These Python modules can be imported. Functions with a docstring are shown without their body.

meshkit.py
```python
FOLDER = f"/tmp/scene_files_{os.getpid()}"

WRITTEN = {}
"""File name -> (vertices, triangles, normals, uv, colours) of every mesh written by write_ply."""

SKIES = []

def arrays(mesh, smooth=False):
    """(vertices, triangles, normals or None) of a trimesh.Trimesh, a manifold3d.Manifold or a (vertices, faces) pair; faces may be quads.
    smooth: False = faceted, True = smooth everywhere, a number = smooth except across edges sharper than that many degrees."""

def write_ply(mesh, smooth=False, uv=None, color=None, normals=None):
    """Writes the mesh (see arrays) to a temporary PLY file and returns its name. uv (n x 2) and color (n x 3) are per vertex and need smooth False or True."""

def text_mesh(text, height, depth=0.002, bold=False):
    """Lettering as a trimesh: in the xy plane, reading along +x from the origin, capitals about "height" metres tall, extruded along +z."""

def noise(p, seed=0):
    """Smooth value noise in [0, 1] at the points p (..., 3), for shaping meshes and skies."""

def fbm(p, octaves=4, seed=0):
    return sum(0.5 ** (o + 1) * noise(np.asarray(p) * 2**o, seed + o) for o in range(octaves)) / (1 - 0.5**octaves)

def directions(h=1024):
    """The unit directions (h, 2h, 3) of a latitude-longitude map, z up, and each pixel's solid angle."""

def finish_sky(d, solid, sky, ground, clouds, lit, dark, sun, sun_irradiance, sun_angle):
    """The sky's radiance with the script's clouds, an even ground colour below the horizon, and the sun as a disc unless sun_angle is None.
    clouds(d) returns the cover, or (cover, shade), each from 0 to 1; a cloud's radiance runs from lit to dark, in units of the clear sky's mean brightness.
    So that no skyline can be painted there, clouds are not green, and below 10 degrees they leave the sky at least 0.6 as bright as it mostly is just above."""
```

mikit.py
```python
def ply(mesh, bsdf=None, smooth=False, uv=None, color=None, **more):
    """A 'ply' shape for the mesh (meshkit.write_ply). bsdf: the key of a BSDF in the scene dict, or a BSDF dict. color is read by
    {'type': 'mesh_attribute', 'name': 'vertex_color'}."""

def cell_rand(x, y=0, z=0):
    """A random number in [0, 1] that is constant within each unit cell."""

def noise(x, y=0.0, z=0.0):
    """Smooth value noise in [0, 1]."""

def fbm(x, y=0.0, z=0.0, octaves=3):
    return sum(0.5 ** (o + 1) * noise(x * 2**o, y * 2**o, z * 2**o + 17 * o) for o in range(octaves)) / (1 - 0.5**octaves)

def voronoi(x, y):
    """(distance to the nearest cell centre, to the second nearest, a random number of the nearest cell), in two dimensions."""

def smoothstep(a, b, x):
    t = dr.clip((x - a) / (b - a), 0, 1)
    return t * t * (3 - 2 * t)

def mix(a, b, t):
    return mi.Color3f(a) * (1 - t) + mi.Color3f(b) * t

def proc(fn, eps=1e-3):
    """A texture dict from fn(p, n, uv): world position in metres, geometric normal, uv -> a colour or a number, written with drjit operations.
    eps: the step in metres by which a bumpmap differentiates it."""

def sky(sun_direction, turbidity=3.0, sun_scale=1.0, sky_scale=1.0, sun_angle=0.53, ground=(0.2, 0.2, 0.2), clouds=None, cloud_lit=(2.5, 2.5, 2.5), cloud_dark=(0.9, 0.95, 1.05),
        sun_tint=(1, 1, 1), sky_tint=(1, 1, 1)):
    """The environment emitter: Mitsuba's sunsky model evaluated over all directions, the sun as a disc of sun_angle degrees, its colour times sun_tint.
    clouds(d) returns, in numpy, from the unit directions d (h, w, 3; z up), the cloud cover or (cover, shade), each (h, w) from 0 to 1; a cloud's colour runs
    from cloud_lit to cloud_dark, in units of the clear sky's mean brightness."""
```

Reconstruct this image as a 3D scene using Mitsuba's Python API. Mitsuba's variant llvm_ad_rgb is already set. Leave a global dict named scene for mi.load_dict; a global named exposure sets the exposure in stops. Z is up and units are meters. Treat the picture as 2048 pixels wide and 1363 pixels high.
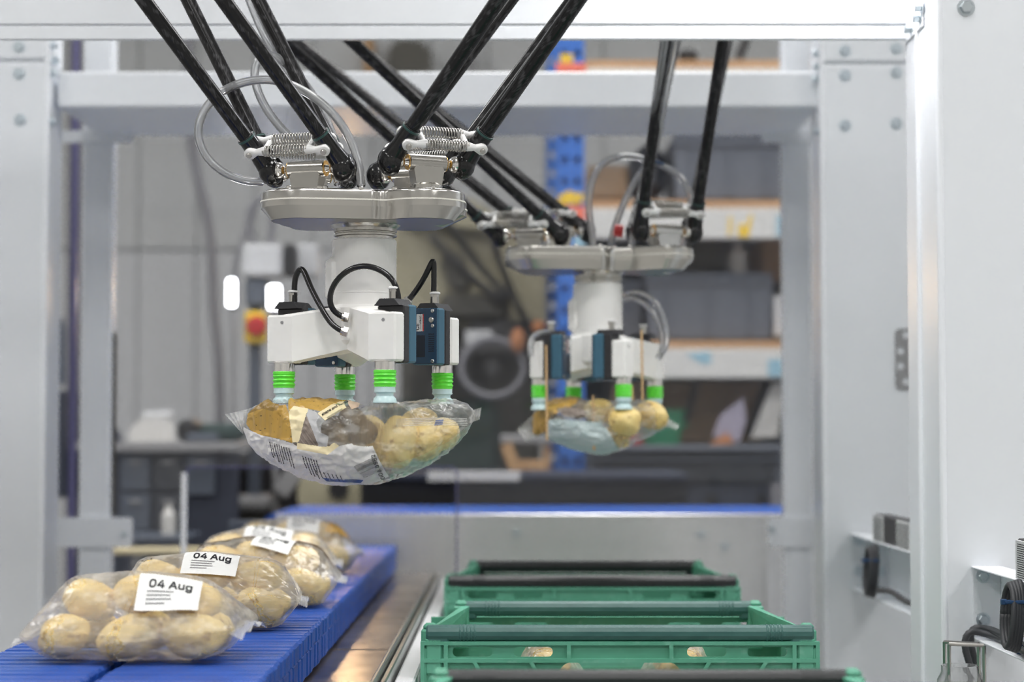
import math, random
import numpy as np, trimesh, shapely, drjit as dr, mitsuba as mi
import shapely.geometry as sg
import mikit, meshkit
from scipy.interpolate import PchipInterpolator
from mikit import noise as tnoise, fbm as tfbm, smoothstep as tstep, mix as tmix, cell_rand

T = mi.ScalarTransform4f
F, CX, CY, YH, ZC = 3970.0, 1024.0, 681.5, 860.0, 1.25      # focal length in pixels, image centre, horizon row, camera height
TILT = math.atan((YH - CY) / F)
CT, ST = math.cos(TILT), math.sin(TILT)
rng = np.random.default_rng(7)
scene, labels = {}, {}

# ------------------------------------------------------------------ camera, light, exposure
scene['camera'] = {'type': 'thinlens', 'fov': math.degrees(2 * math.atan(CX / F)), 'fov_axis': 'x', 'near_clip': 0.05, 'far_clip': 60.0,
                   'aperture_radius': 0.0125, 'focus_distance': 3.0,
                   'to_world': T().look_at(origin=[0, 0, ZC], target=[0, CT, ZC + ST], up=[0, 0, 1])}
exposure = 0.68
HALL_LAMP, CELL_LAMP, WINDOW = 9.0, 20.0, 3.4


def P(px, py, Y):
    """World point at depth Y on the line of sight through a pixel of the 2048 x 1363 frame."""
    a, b = (px - CX) / F, (CY - py) / F
    t = Y / (CT - b * ST)
    return np.array([a * t, Y, ZC + t * (ST + b * CT)])


def PX(px, py, X):
    """The same on the upright plane x = X."""
    a, b = (px - CX) / F, (CY - py) / F
    t = X / a
    return np.array([X, t * (CT - b * ST), ZC + t * (ST + b * CT)])


# ------------------------------------------------------------------ mesh helpers
def cat(*m):
    out = []
    for x in m:
        out += list(x) if isinstance(x, (list, tuple)) else [x]
    return trimesh.util.concatenate(out) if len(out) > 1 else out[0]


def hull(pts):
    return trimesh.Trimesh(np.asarray(pts, float)).convex_hull if False else trimesh.convex.convex_hull(np.asarray(pts, float))


def box(c, s, bev=0.0):
    c, h = np.asarray(c, float), np.asarray(s, float) / 2
    if bev <= 0:
        m = trimesh.creation.box(extents=h * 2)
        m.apply_translation(c)
        return m
    bev = min(bev, 0.45 * 2 * h.min())
    pts = []
    for sx in (-1, 1):
        for sy in (-1, 1):
            for sz in (-1, 1):
                k = np.array([sx, sy, sz])
                for a in range(3):
                    q = h - bev
                    q = q.copy()
                    q[a] = h[a]
                    pts.append(c + k * q)
    return hull(pts)


def span(a, b, bev=0.0):
    a, b = np.asarray(a, float), np.asarray(b, float)
    return box((a + b) / 2, np.abs(b - a), bev)


def frame_of(d):
    d = np.asarray(d, float)
    d = d / np.linalg.norm(d)
    x = np.cross(d, [0, 0, 1] if abs(d[2]) < 0.9 else [1, 0, 0])
    x /= np.linalg.norm(x)
    return x, np.cross(d, x), d


def lathe(prof, n=32, p=(0, 0, 0), d=(0, 0, 1)):
    """prof: (radius, height) along the axis d from the point p."""
    x, y, z = frame_of(d)
    a = np.arange(n) / n * 2 * np.pi
    V, Fc = [], []
    for r, h in prof:
        V.append(np.asarray(p) + z * h + r * (np.cos(a)[:, None] * x + np.sin(a)[:, None] * y))
    V = np.vstack(V)
    k = len(prof)
    i = np.arange(n)
    j = (i + 1) % n
    for q in range(k - 1):
        Fc.append(np.stack([q * n + i, q * n + j, (q + 1) * n + j], 1))
        Fc.append(np.stack([q * n + i, (q + 1) * n + j, (q + 1) * n + i], 1))
    V = np.vstack([V, [np.asarray(p) + z * prof[0][1], np.asarray(p) + z * prof[-1][1]]])
    Fc.append(np.stack([j, i, np.full(n, k * n)], 1))
    Fc.append(np.stack([(k - 1) * n + i, (k - 1) * n + j, np.full(n, k * n + 1)], 1))
    return trimesh.Trimesh(V, np.vstack(Fc), process=False)


def cyl(a, b, r, n=24, bev=0.0, r2=None):
    a, b = np.asarray(a, float), np.asarray(b, float)
    L = np.linalg.norm(b - a)
    r2 = r if r2 is None else r2
    prof = [(r, 0), (r2, L)] if bev <= 0 else [(r - bev, 0), (r, bev), (r2, L - bev), (r2 - bev, L)]
    return lathe(prof, n, a, b - a)


def ball(c, r, sub=3, s=(1, 1, 1)):
    m = trimesh.creation.icosphere(subdivisions=sub, radius=1.0)
    m.apply_scale(np.asarray(s, float) * r)
    m.apply_translation(c)
    return m


def spline(pts, n=60):
    p = np.asarray(pts, float)
    t = np.r_[0, np.cumsum(np.linalg.norm(np.diff(p, axis=0), axis=1) ** 0.6)]
    from scipy.interpolate import CubicSpline
    return CubicSpline(t, p)(np.linspace(0, t[-1], n))


def tube(path, r, n=14, uv=False, flip=False, caps=True):
    p = np.asarray(path, float)
    r = np.broadcast_to(np.asarray(r, float), (len(p),))
    tan = np.gradient(p, axis=0)
    tan /= np.linalg.norm(tan, axis=1, keepdims=True)
    x = frame_of(tan[0])[0]
    rings = []
    a = np.arange(n) / n * 2 * np.pi
    for k in range(len(p)):
        x = x - tan[k] * (x @ tan[k])
        x /= np.linalg.norm(x)
        y = np.cross(tan[k], x)
        rings.append(p[k] + r[k] * (np.cos(a)[:, None] * x + np.sin(a)[:, None] * y))
    V = np.vstack(rings)
    i, j, f = np.arange(n), (np.arange(n) + 1) % n, []
    for q in range(len(p) - 1):
        f += [np.stack([q * n + i, q * n + j, (q + 1) * n + j], 1), np.stack([q * n + i, (q + 1) * n + j, (q + 1) * n + i], 1)]
    if caps:
        e = (len(p) - 1) * n
        V = np.vstack([V, p[:1], p[-1:]])
        f += [np.stack([j, i, np.full(n, len(V) - 2)], 1), np.stack([e + i, e + j, np.full(n, len(V) - 1)], 1)]
    f = np.vstack(f)
    return trimesh.Trimesh(V, f[:, ::-1] if flip else f, process=False)


def hose_mesh(path, r, n=14):
    """A hollow clear hose: outer wall and bore."""
    return cat(tube(path, r, n, caps=False), tube(path, r * 0.62, n, flip=True, caps=False))


def extr(poly, y0, y1, axis='y'):
    """Polygon in (x, z) run along y, or in (x, y) run along z, or in (y, z) run along x."""
    out = []
    for g in getattr(poly, 'geoms', [poly]):
        m = trimesh.creation.extrude_polygon(g, abs(y1 - y0), engine='earcut')
        v = m.vertices.copy()
        lo = min(y0, y1)
        if axis == 'y':
            m.vertices = np.stack([v[:, 0], lo + v[:, 2], v[:, 1]], 1)
            m.invert()
        elif axis == 'x':
            m.vertices = np.stack([lo + v[:, 2], v[:, 0], v[:, 1]], 1)
        else:
            m.vertices = np.stack([v[:, 0], v[:, 1], lo + v[:, 2]], 1)
        out.append(m)
    return cat(out)


def rrect(x0, y0, x1, y1, r):
    return sg.box(x0 + r, y0 + r, x1 - r, y1 - r).buffer(r, quad_segs=6)


def rot(m, deg, c=(0, 0, 0), ax=(0, 0, 1)):
    m = m.copy()
    m.apply_transform(trimesh.transformations.rotation_matrix(math.radians(deg), ax, c))
    return m


# ------------------------------------------------------------------ scene helpers
def numbered(name):
    if not any(k == name or k.startswith(name + '__') for k in list(scene) + list(labels)):
        return name
    k = 1
    while any(q == f'{name}_{k:03d}' or q.startswith(f'{name}_{k:03d}__') for q in list(scene) + list(labels)):
        k += 1
    return f'{name}_{k:03d}'


def thing(name, label, cat_, group=None):
    key = numbered(name)
    labels[key] = {'label': label, 'category': cat_}
    if group:
        labels[key]['group'] = group
    return key


COUNT = {}


def part(parent, name, mesh, bsdf, smooth=30, label=None, **kw):
    base = f'{parent}__{name}'
    n = COUNT.get(base, 0)
    COUNT[base] = n + 1
    key = base if n == 0 else f'{base}_{n:03d}'
    scene[key] = mesh if isinstance(mesh, dict) else mikit.ply(mesh, bsdf, smooth, **kw)
    if label:
        labels[key] = {'label': label}
    return key


def whole(name, label, cat_, mesh, bsdf, smooth=30, group=None, **kw):
    key = thing(name, label, cat_, group)
    scene[key] = mikit.ply(mesh, bsdf, smooth, **kw)
    return key


def struct(name, mesh, bsdf, label, cat_, smooth=False):
    scene[name] = mikit.ply(mesh, bsdf, smooth)
    labels[name] = {'label': label, 'category': cat_, 'kind': 'structure'}
    return name


# ------------------------------------------------------------------ materials
def rgb(*c):
    return {'type': 'rgb', 'value': list(c)}


def mat(name, col, rough=0.4, metal=0.0, spec=0.5, coat=0.0, **k):
    col = rgb(*col) if isinstance(col, (tuple, list)) else col
    d = {'type': 'principled', 'base_color': col, 'roughness': rough, 'metallic': metal, **k}
    if not metal:
        d['specular'] = spec
    if coat:
        d['clearcoat'] = coat
        d['clearcoat_gloss'] = 0.95
    scene[name] = {'type': 'twosided', 'b': d}
    return name


mat('m_white', (0.70, 0.725, 0.765), 0.32)
mat('m_white_gloss', (0.76, 0.785, 0.83), 0.12, coat=0.8)
mat('m_hall', (0.70, 0.70, 0.69), 0.8, spec=0.2)
mat('m_wall', mikit.proc(lambda p, n, uv: tmix((0.40, 0.41, 0.42), (0.52, 0.53, 0.54), tfbm(p.x * 1.3, p.z * 0.8, p.y))), 0.6, spec=0.3)
mat('m_wall_low', (0.50, 0.51, 0.53), 0.55, spec=0.3)
mat('m_floor', mikit.proc(lambda p, n, uv: tmix((0.22, 0.22, 0.22), (0.34, 0.34, 0.33), tfbm(p.x * 2, p.y * 2, 0))), 0.45)
mat('m_steel', (0.54, 0.525, 0.495), 0.21, metal=1.0)
mat('m_steel_brushed', mikit.proc(lambda p, n, uv: tmix((0.76, 0.76, 0.76), (0.86, 0.86, 0.85), tnoise(p.x * 600, p.y * 40, p.z * 10))), 0.30, metal=0.8)
mat('m_chrome', (0.80, 0.78, 0.75), 0.07, metal=1.0)
mat('m_zinc', (0.58, 0.64, 0.68), 0.28, metal=1.0)
mat('m_gold', (0.62, 0.36, 0.10), 0.3, metal=1.0)
mat('m_black', (0.008, 0.008, 0.009), 0.10, spec=0.35, coat=0.4)
mat('m_black_matt', (0.025, 0.025, 0.028), 0.45)
mat('m_rubber', (0.035, 0.037, 0.042), 0.5)
mat('m_plastic_white', (0.80, 0.80, 0.80), 0.4)
mat('m_print_white', mikit.proc(lambda p, n, uv: tmix((0.76, 0.755, 0.74), (0.84, 0.835, 0.82), tfbm(p.x * 30, p.y * 30, p.z * 30))), 0.55)
mat('m_seal', (0.72, 0.70, 0.64), 0.5)
mat('m_oring', (0.02, 0.06, 0.055), 0.4)


def carbon_fn(p, n, uv):
    a = uv.x * 6.2832
    s = tnoise(uv.y * 95 + uv.x * 9, uv.x * 9 - uv.y * 30, 3)
    t = tnoise(uv.y * 260 - uv.x * 40, uv.x * 26, 9)
    return tmix((0.006, 0.006, 0.007), (0.050, 0.050, 0.054), tstep(0.52, 0.9, s * 0.62 + t * 0.42))


mat('m_carbon', mikit.proc(carbon_fn), 0.20, spec=0.3, coat=0.25)
mat('m_module_black', (0.022, 0.022, 0.025), 0.4)
mat('m_module_blue', (0.013, 0.042, 0.085), 0.32)
mat('m_module_rib', (0.04, 0.12, 0.185), 0.38)
mat('m_vent', (0.006, 0.012, 0.025), 0.5)
mat('m_green_cup', (0.13, 0.74, 0.055), 0.35)
mat('m_lip', (0.50, 0.66, 0.68), 0.25, spec=0.5)
mat('m_slat', mikit.proc(lambda p, n, uv: tmix((0.014, 0.062, 0.31), (0.022, 0.085, 0.39), tnoise(p.x * 30, p.y * 25, 0))), 0.30, spec=0.35)
mat('m_edge', (0.93, 0.94, 0.96), 0.3)
mat('m_belt', (0.035, 0.105, 0.42), 0.55, spec=0.2)


def crate_fn(p, n, uv):
    d = tfbm(p.x * 14, p.y * 14, p.z * 30)
    s = tstep(0.62, 0.8, tfbm(p.x * 60, p.y * 60, p.z * 60))
    return tmix(tmix((0.072, 0.275, 0.18), (0.115, 0.37, 0.26), d), (0.20, 0.42, 0.33), s * 0.35)


mat('m_crate', mikit.proc(crate_fn), 0.42)
mat('m_arm_green', mikit.proc(lambda p, n, uv: tmix((0.022, 0.085, 0.08), (0.05, 0.14, 0.125), tfbm(p.x * 25, p.y * 60, p.z * 60))), 0.42)
mat('m_arm_black', (0.018, 0.02, 0.022), 0.35)
mat('m_deck', mikit.proc(lambda p, n, uv: tmix((0.13, 0.10, 0.08), (0.36, 0.31, 0.26), tfbm(p.x * 16, p.y * 7, 0))), 0.22, metal=0.8)
mat('m_alu', (0.62, 0.62, 0.60), 0.3, metal=1.0)
mat('m_rack_blue', (0.03, 0.13, 0.47), 0.45)
mat('m_rack_dark', (0.02, 0.05, 0.22), 0.45)
mat('m_rack_beam', (0.55, 0.55, 0.54), 0.5)
mat('m_board', mikit.proc(lambda p, n, uv: tmix((0.36, 0.20, 0.10), (0.52, 0.33, 0.19), tfbm(p.x * 3, p.z * 40, 0))), 0.6)
mat('m_bin', (0.10, 0.112, 0.14), 0.45)
mat('m_bin_dark', (0.032, 0.036, 0.046), 0.5)
mat('m_olive', mikit.proc(lambda p, n, uv: tmix((0.25, 0.23, 0.15), (0.38, 0.35, 0.25), tfbm(p.x * 5, p.y * 5, p.z * 5))), 0.45)
mat('m_olive_dark', (0.055, 0.052, 0.042), 0.5)
mat('m_dark_green', (0.02, 0.045, 0.042), 0.5)
mat('m_dark', (0.012, 0.012, 0.014), 0.5)
mat('m_navy', (0.028, 0.034, 0.055), 0.6)
mat('m_greyblue', (0.075, 0.09, 0.12), 0.5)
mat('m_grey', (0.25, 0.25, 0.26), 0.5)
mat('m_light_grey', (0.52, 0.53, 0.55), 0.5)
mat('m_cable_grey', (0.16, 0.16, 0.18), 0.5)
mat('m_red', (0.42, 0.015, 0.018), 0.35)
mat('m_yellow', (0.72, 0.48, 0.03), 0.45)
mat('m_salmon', (0.75, 0.17, 0.11), 0.5)
mat('m_tub_green', (0.02, 0.17, 0.085), 0.4)
mat('m_card', mikit.proc(lambda p, n, uv: tmix((0.27, 0.19, 0.13), (0.36, 0.27, 0.19), tfbm(p.x * 6, p.z * 6, 0))), 0.75, spec=0.1)
mat('m_wood', (0.42, 0.25, 0.12), 0.6)
mat('m_paper', (0.66, 0.65, 0.63), 0.7, spec=0.2)
mat('m_lilac', (0.30, 0.28, 0.36), 0.6)
mat('m_orange', (0.42, 0.17, 0.07), 0.6)
mat('m_pale_blue', (0.25, 0.42, 0.52), 0.6)
mat('m_tie_blue', (0.01, 0.045, 0.12), 0.35)
mat('m_string', (0.62, 0.40, 0.20), 0.5)
mat('m_purple', (0.10, 0.095, 0.21), 0.3)
mat('m_ink', (0.02, 0.02, 0.025), 0.6, spec=0.1)
mat('m_sticker', (0.78, 0.78, 0.77), 0.5)
mat('m_tag_silver', (0.55, 0.56, 0.57), 0.45)
mat('m_skin', mikit.proc(lambda p, n, uv: tmix(tmix((0.74, 0.50, 0.13), (0.86, 0.70, 0.33), tfbm(p.x * 45, p.y * 45, p.z * 45)), (0.26, 0.13, 0.035), tstep(0.60, 0.78, tfbm(p.x * 90 + 7, p.y * 90, p.z * 90)) * 0.75)), 0.45)
mat('m_skin_brown', mikit.proc(lambda p, n, uv: tmix((0.20, 0.125, 0.055), (0.36, 0.26, 0.14), tfbm(p.x * 60, p.y * 60, p.z * 60))), 0.5)
scene['m_hose'] = {'type': 'blendbsdf', 'weight': 0.14, 'a': {'type': 'dielectric', 'int_ior': 1.45}, 'b': {'type': 'twosided', 'd': {'type': 'principled', 'base_color': rgb(0.82, 0.84, 0.87), 'roughness': 0.15, 'specular': 0.7}}}
scene['m_pane'] = {'type': 'blendbsdf', 'weight': 0.035, 'a': {'type': 'thindielectric', 'int_ior': 1.28},
                   'b': {'type': 'twosided', 'd': {'type': 'diffuse', 'reflectance': rgb(0.7, 0.73, 0.8)}}}


def film_weight(lo, hi):
    return mikit.proc(lambda p, n, uv: lo + (hi - lo) * tstep(0.45, 0.75, tfbm(p.x * 55, p.y * 55, p.z * 80)))


for name, lo, hi, col in (('m_film', 0.22, 0.42, (0.84, 0.79, 0.70)), ('m_film_clear', 0.10, 0.30, (0.82, 0.83, 0.82)), ('m_fin', 0.35, 0.6, (0.8, 0.8, 0.8))):
    scene[name] = {'type': 'blendbsdf', 'weight': film_weight(lo, hi), 'a': {'type': 'thindielectric', 'int_ior': 1.5},
                   'b': {'type': 'twosided', 'd': {'type': 'principled', 'base_color': rgb(*col), 'roughness': 0.22, 'specular': 0.6}}}
scene['m_bag_print'] = {'type': 'twosided', 'd': {'type': 'principled', 'base_color': {'type': 'mesh_attribute', 'name': 'vertex_color'}, 'roughness': 0.28, 'specular': 0.5}}

# ------------------------------------------------------------------ the hall
struct('floor', span((-7, -6, -0.1), (7, 10, 0)), 'm_floor', 'grey concrete floor of the workshop hall', 'floor')
struct('ceiling', span((-7, -6, 5.2), (7, 10, 5.3)), 'm_hall', 'pale ceiling of the hall above the machines', 'ceiling')
struct('wall_left', span((-7.1, -6, 0), (-7, 10, 5.2)), 'm_hall', 'pale side wall left of the machines', 'wall')
struct('wall_right', span((7, -6, 0), (7.1, 10, 5.2)), 'm_hall', 'pale side wall right of the machines', 'wall')
struct('wall_front', span((-7, -6.1, 0), (7, -6, 5.2)), 'm_hall', 'pale wall behind the camera', 'wall')
struct('wall_back', span((-7, 9.9, 0), (7, 10, 5.2)), 'm_wall', 'grey panelled wall at the back of the workshop', 'wall')
x = -3.6
for k in range(15):                                    # steel wall sheets with narrow recessed joints
    part('wall_back', 'panel', span((x, 9.86, 2.15), (x + 0.285, 9.9, 5.2), 0.008), 'm_wall', False)
    part('wall_back', 'panel', span((x, 9.85, 0), (x + 0.285, 9.9, 2.14), 0.008), 'm_wall_low', False)
    x += 0.29


def lamp(name, label, a, b, power, tint=(1, 1, 1), body=True):
    """A ceiling lamp: a housing with a glowing sheet under it."""
    key = thing(name, label, 'lamp')
    a, b = np.asarray(a, float), np.asarray(b, float)
    q = np.array([[a[0], a[1], a[2]], [b[0], a[1], a[2]], [b[0], b[1], a[2]], [a[0], b[1], a[2]]])
    d = mikit.ply((q, np.array([[0, 2, 1], [0, 3, 2]])), 'm_paper')
    d['emitter'] = {'type': 'area', 'radiance': rgb(*(power * t for t in tint))}
    scene[key + '__diffuser'] = d
    part(key, 'housing', span((a[0] - .02, a[1] - .02, a[2] + .004), (b[0] + .02, b[1] + .02, a[2] + .07)), 'm_white', False)
    return key


for i, (x, y) in enumerate([(-3.4, -2.5), (0.2, -2.5), (3.6, -2.5), (-3.4, 1.2), (0.2, 1.2), (3.6, 1.2), (-3.2, 5.4), (0.4, 5.4), (3.6, 5.4)]):
    nth = ('left', 'middle', 'right')[i % 3] + (' above the camera', ' above the near machine', ' above the rear machine')[i // 3]
    lamp('ceiling_lamp', f'long white ceiling lamp, {nth}', (x - 0.5, y - 0.9, 5.0), (x + 0.5, y + 0.9, 5.0), HALL_LAMP, (1.0, 0.99, 0.97))
# daylight through the wide glazed gate behind and to the left of the camera
for k, (a, b, c, d) in enumerate((((-6.98, -4.5, 0.6), (-6.98, 3.0, 0.6), (-6.98, 3.0, 4.2), (-6.98, -4.5, 4.2)), ((4.5, -5.98, 0.02), (-3.5, -5.98, 0.02), (-3.5, -5.98, 4.2), (4.5, -5.98, 4.2)))):
    m = mikit.ply((np.array([a, b, c, d], float), np.array([[0, 2, 1], [0, 3, 2]]) if k == 0 else np.array([[0, 1, 2], [0, 2, 3]])[:, ::-1]), 'm_paper')
    m['emitter'] = {'type': 'area', 'radiance': rgb(*(WINDOW * (0.2, 0.8)[k] * t for t in (0.96, 1.0, 1.05)))}
    scene[f'window_{k + 1}'] = m
    labels[f'window_{k + 1}'] = {'label': ('bright window in the left wall', 'bright glazed gate behind the camera')[k], 'category': 'window', 'kind': 'structure'}
lamp('cell_lamp', 'LED lamp over the nearer pick and place cell', (0.16, 3.27, 2.17), (0.66, 3.35, 2.17), CELL_LAMP, (1, 0.99, 0.98))
k = thing('warm_lamp', 'warm lamp at the back of the hall, hidden by the nearer gripper', 'lamp')
p = P(697, 575, 8.0)
part(k, 'housing', cat(span(p + (-.055, .012, -.055), p + (.055, .06, .055), 0.01), span((p[0] - .02, p[1] + .03, 0), (p[0] + .02, p[1] + .06, p[2]))), 'm_dark', False)
d = mikit.ply(span(p + (-.045, 0, -.045), p + (.045, .01, .045), 0.004), 'm_paper', False)
d['emitter'] = {'type': 'area', 'radiance': rgb(70.0, 46.0, 24.0)}
scene[k + '__glass'] = d


# ------------------------------------------------------------------ machine frames
def bolt_head(p, d, r=0.0085, h=0.006):
    p, d = np.asarray(p, float), np.asarray(d, float)
    washer = lathe([(r * 1.35, 0), (r * 1.35, 0.0016)], 20, p, d)
    head = lathe([(r, 0.0016), (r, h), (r * 0.82, h + 0.0012)], 6, p, d)
    return cat(washer, head)


XR, XL = 0.704, -1.059
Y1, Y2, YB = 3.26, 4.5, 3.50
# nearer frame: top beam, right column panel and its inner flange
mf = thing('machine_enclosure', 'nearer white machine frame with a top beam and wide right column', 'machine enclosure')
zb = P(900, 50, YB)[2]
part(mf, 'top_beam', span((-2.2, YB, zb), (XR - 0.0006, YB + 0.14, zb + 0.30), 0.003), 'm_white', False)
part(mf, 'beam_lip', span((-2.2, YB + 0.002, P(900, 79, YB)[2]), (XR - 0.0006, YB + 0.012, zb - 0.0005), 0.002), 'm_white', False)
part(mf, 'column', span((XR, Y1, 0.0), (XR + 0.42, Y1 + 0.27, 2.6), 0.007), 'm_white', False)
part(mf, 'corner_trim', cyl((XR + 0.0035, Y1 + 0.0035, 0.0), (XR + 0.0035, Y1 + 0.0035, 2.6), 0.0062, 14), 'm_white_gloss')
yt = XR * F / (1843 - CX)
part(mf, 'corner_trim', cyl((XR - 0.001, yt, 0.0), (XR - 0.001, yt, 2.6), 0.005, 14), 'm_white_gloss')
part(mf, 'bolt', bolt_head(P(1932, 15, Y1), (0, -1, 0), 0.0110, 0.007), 'm_zinc')
part(mf, 'corner_plate', span((XR - 0.004, Y1 + 0.10, P(0, 76, Y1 + 0.2)[2]), (XR - 0.0006, YB - 0.0006, 2.3), 0.001), 'm_white', False)
for px, py in ((1856, 14), (1852, 36), (1834, 58)):
    part(mf, 'bolt', bolt_head((XR - 0.004, XR * F / (px - CX), P(px, py, XR * F / (px - CX))[2]), (-1, 0, 0), 0.0075, 0.011), 'm_zinc')
# rear frame
mf = thing('machine_enclosure', 'rear white machine frame with bolted columns on both sides', 'machine enclosure')
zb = P(900, 214, Y2 + 0.05)[2]
zt = P(900, 143, Y2 + 0.05)[2]
part(mf, 'top_beam', span((XL + 0.01, Y2 + 0.05, zb), (XR + 0.01, Y2 + 0.50, zt), 0.004), 'm_white', False)
part(mf, 'column', span((XR, Y2, 0.0), (XR + 0.42, Y2 + 0.15, P(0, 126, Y2)[2] - .0015), 0.006), 'm_white', False)
part(mf, 'head_panel', span((XR, Y2, P(0, 126, Y2)[2] + .0015), (XR + 0.42, Y2 + 0.15, 2.45), 0.006), 'm_white', False)
part(mf, 'corner_trim', cyl((XR + 0.0035, Y2 + 0.0035, 0.0), (XR + 0.0035, Y2 + 0.0035, 2.45), 0.0062, 14), 'm_white_gloss')
part(mf, 'column', span((XL - 0.42, Y2, 0.0), (XL, Y2 + 0.15, P(0, 121, Y2)[2] - .0015), 0.006), 'm_white', False)
part(mf, 'head_panel', span((XL - 0.42, Y2, P(0, 121, Y2)[2] + .0015), (XL, Y2 + 0.15, 2.45), 0.006), 'm_white', False)
part(mf, 'corner_trim', cyl((XL - 0.0035, Y2 + 0.0035, 0.0), (XL - 0.0035, Y2 + 0.0035, 2.45), 0.0062, 14), 'm_white_gloss')
for px, py in ((1690, 102), (1690, 151), (1690, 251), (1793, 97), (1793, 145), (1793, 247)):
    part(mf, 'bolt', bolt_head(P(px, py, Y2), (0, -1, 0), 0.0105, 0.006), 'm_zinc')
for px, py in ((38, 94), (38, 148), (40, 240)):
    part(mf, 'bolt', bolt_head(P(px, py, Y2), (0, -1, 0), 0.0105, 0.006), 'm_zinc')
for px, py in ((99, 93), (110, 119), (95, 148), (99, 245)):
    part(mf, 'bolt', bolt_head((XL, Y2 + 0.03 + 0.02 * (px > 105), P(px, py, Y2 + 0.04)[2]), (1, 0, 0), 0.009, 0.012), 'm_zinc')
for px, py in ((1636, 107), (1631, 133), (1636, 157), (1632, 262)):
    part(mf, 'bolt', bolt_head((XR, Y2 + 0.03, P(px, py, Y2 + 0.03)[2]), (-1, 0, 0), 0.008, 0.012), 'm_zinc')
a, b = P(1790, 657, Y2), P(1846, 780, Y2)
plate = rrect(a[0], b[2], b[0], a[2], 0.012)
for px, py in ((1812, 669), (1801, 701), (1801, 731), (1812, 762), (1834, 669), (1834, 762)):
    q = P(px, py, Y2)
    plate = plate.difference(sg.Point(q[0], q[2]).buffer(0.0085, quad_segs=6))
part(mf, 'hole_plate', extr(plate, Y2 - 0.004, Y2 - 0.0005), 'm_grey', False)

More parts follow.
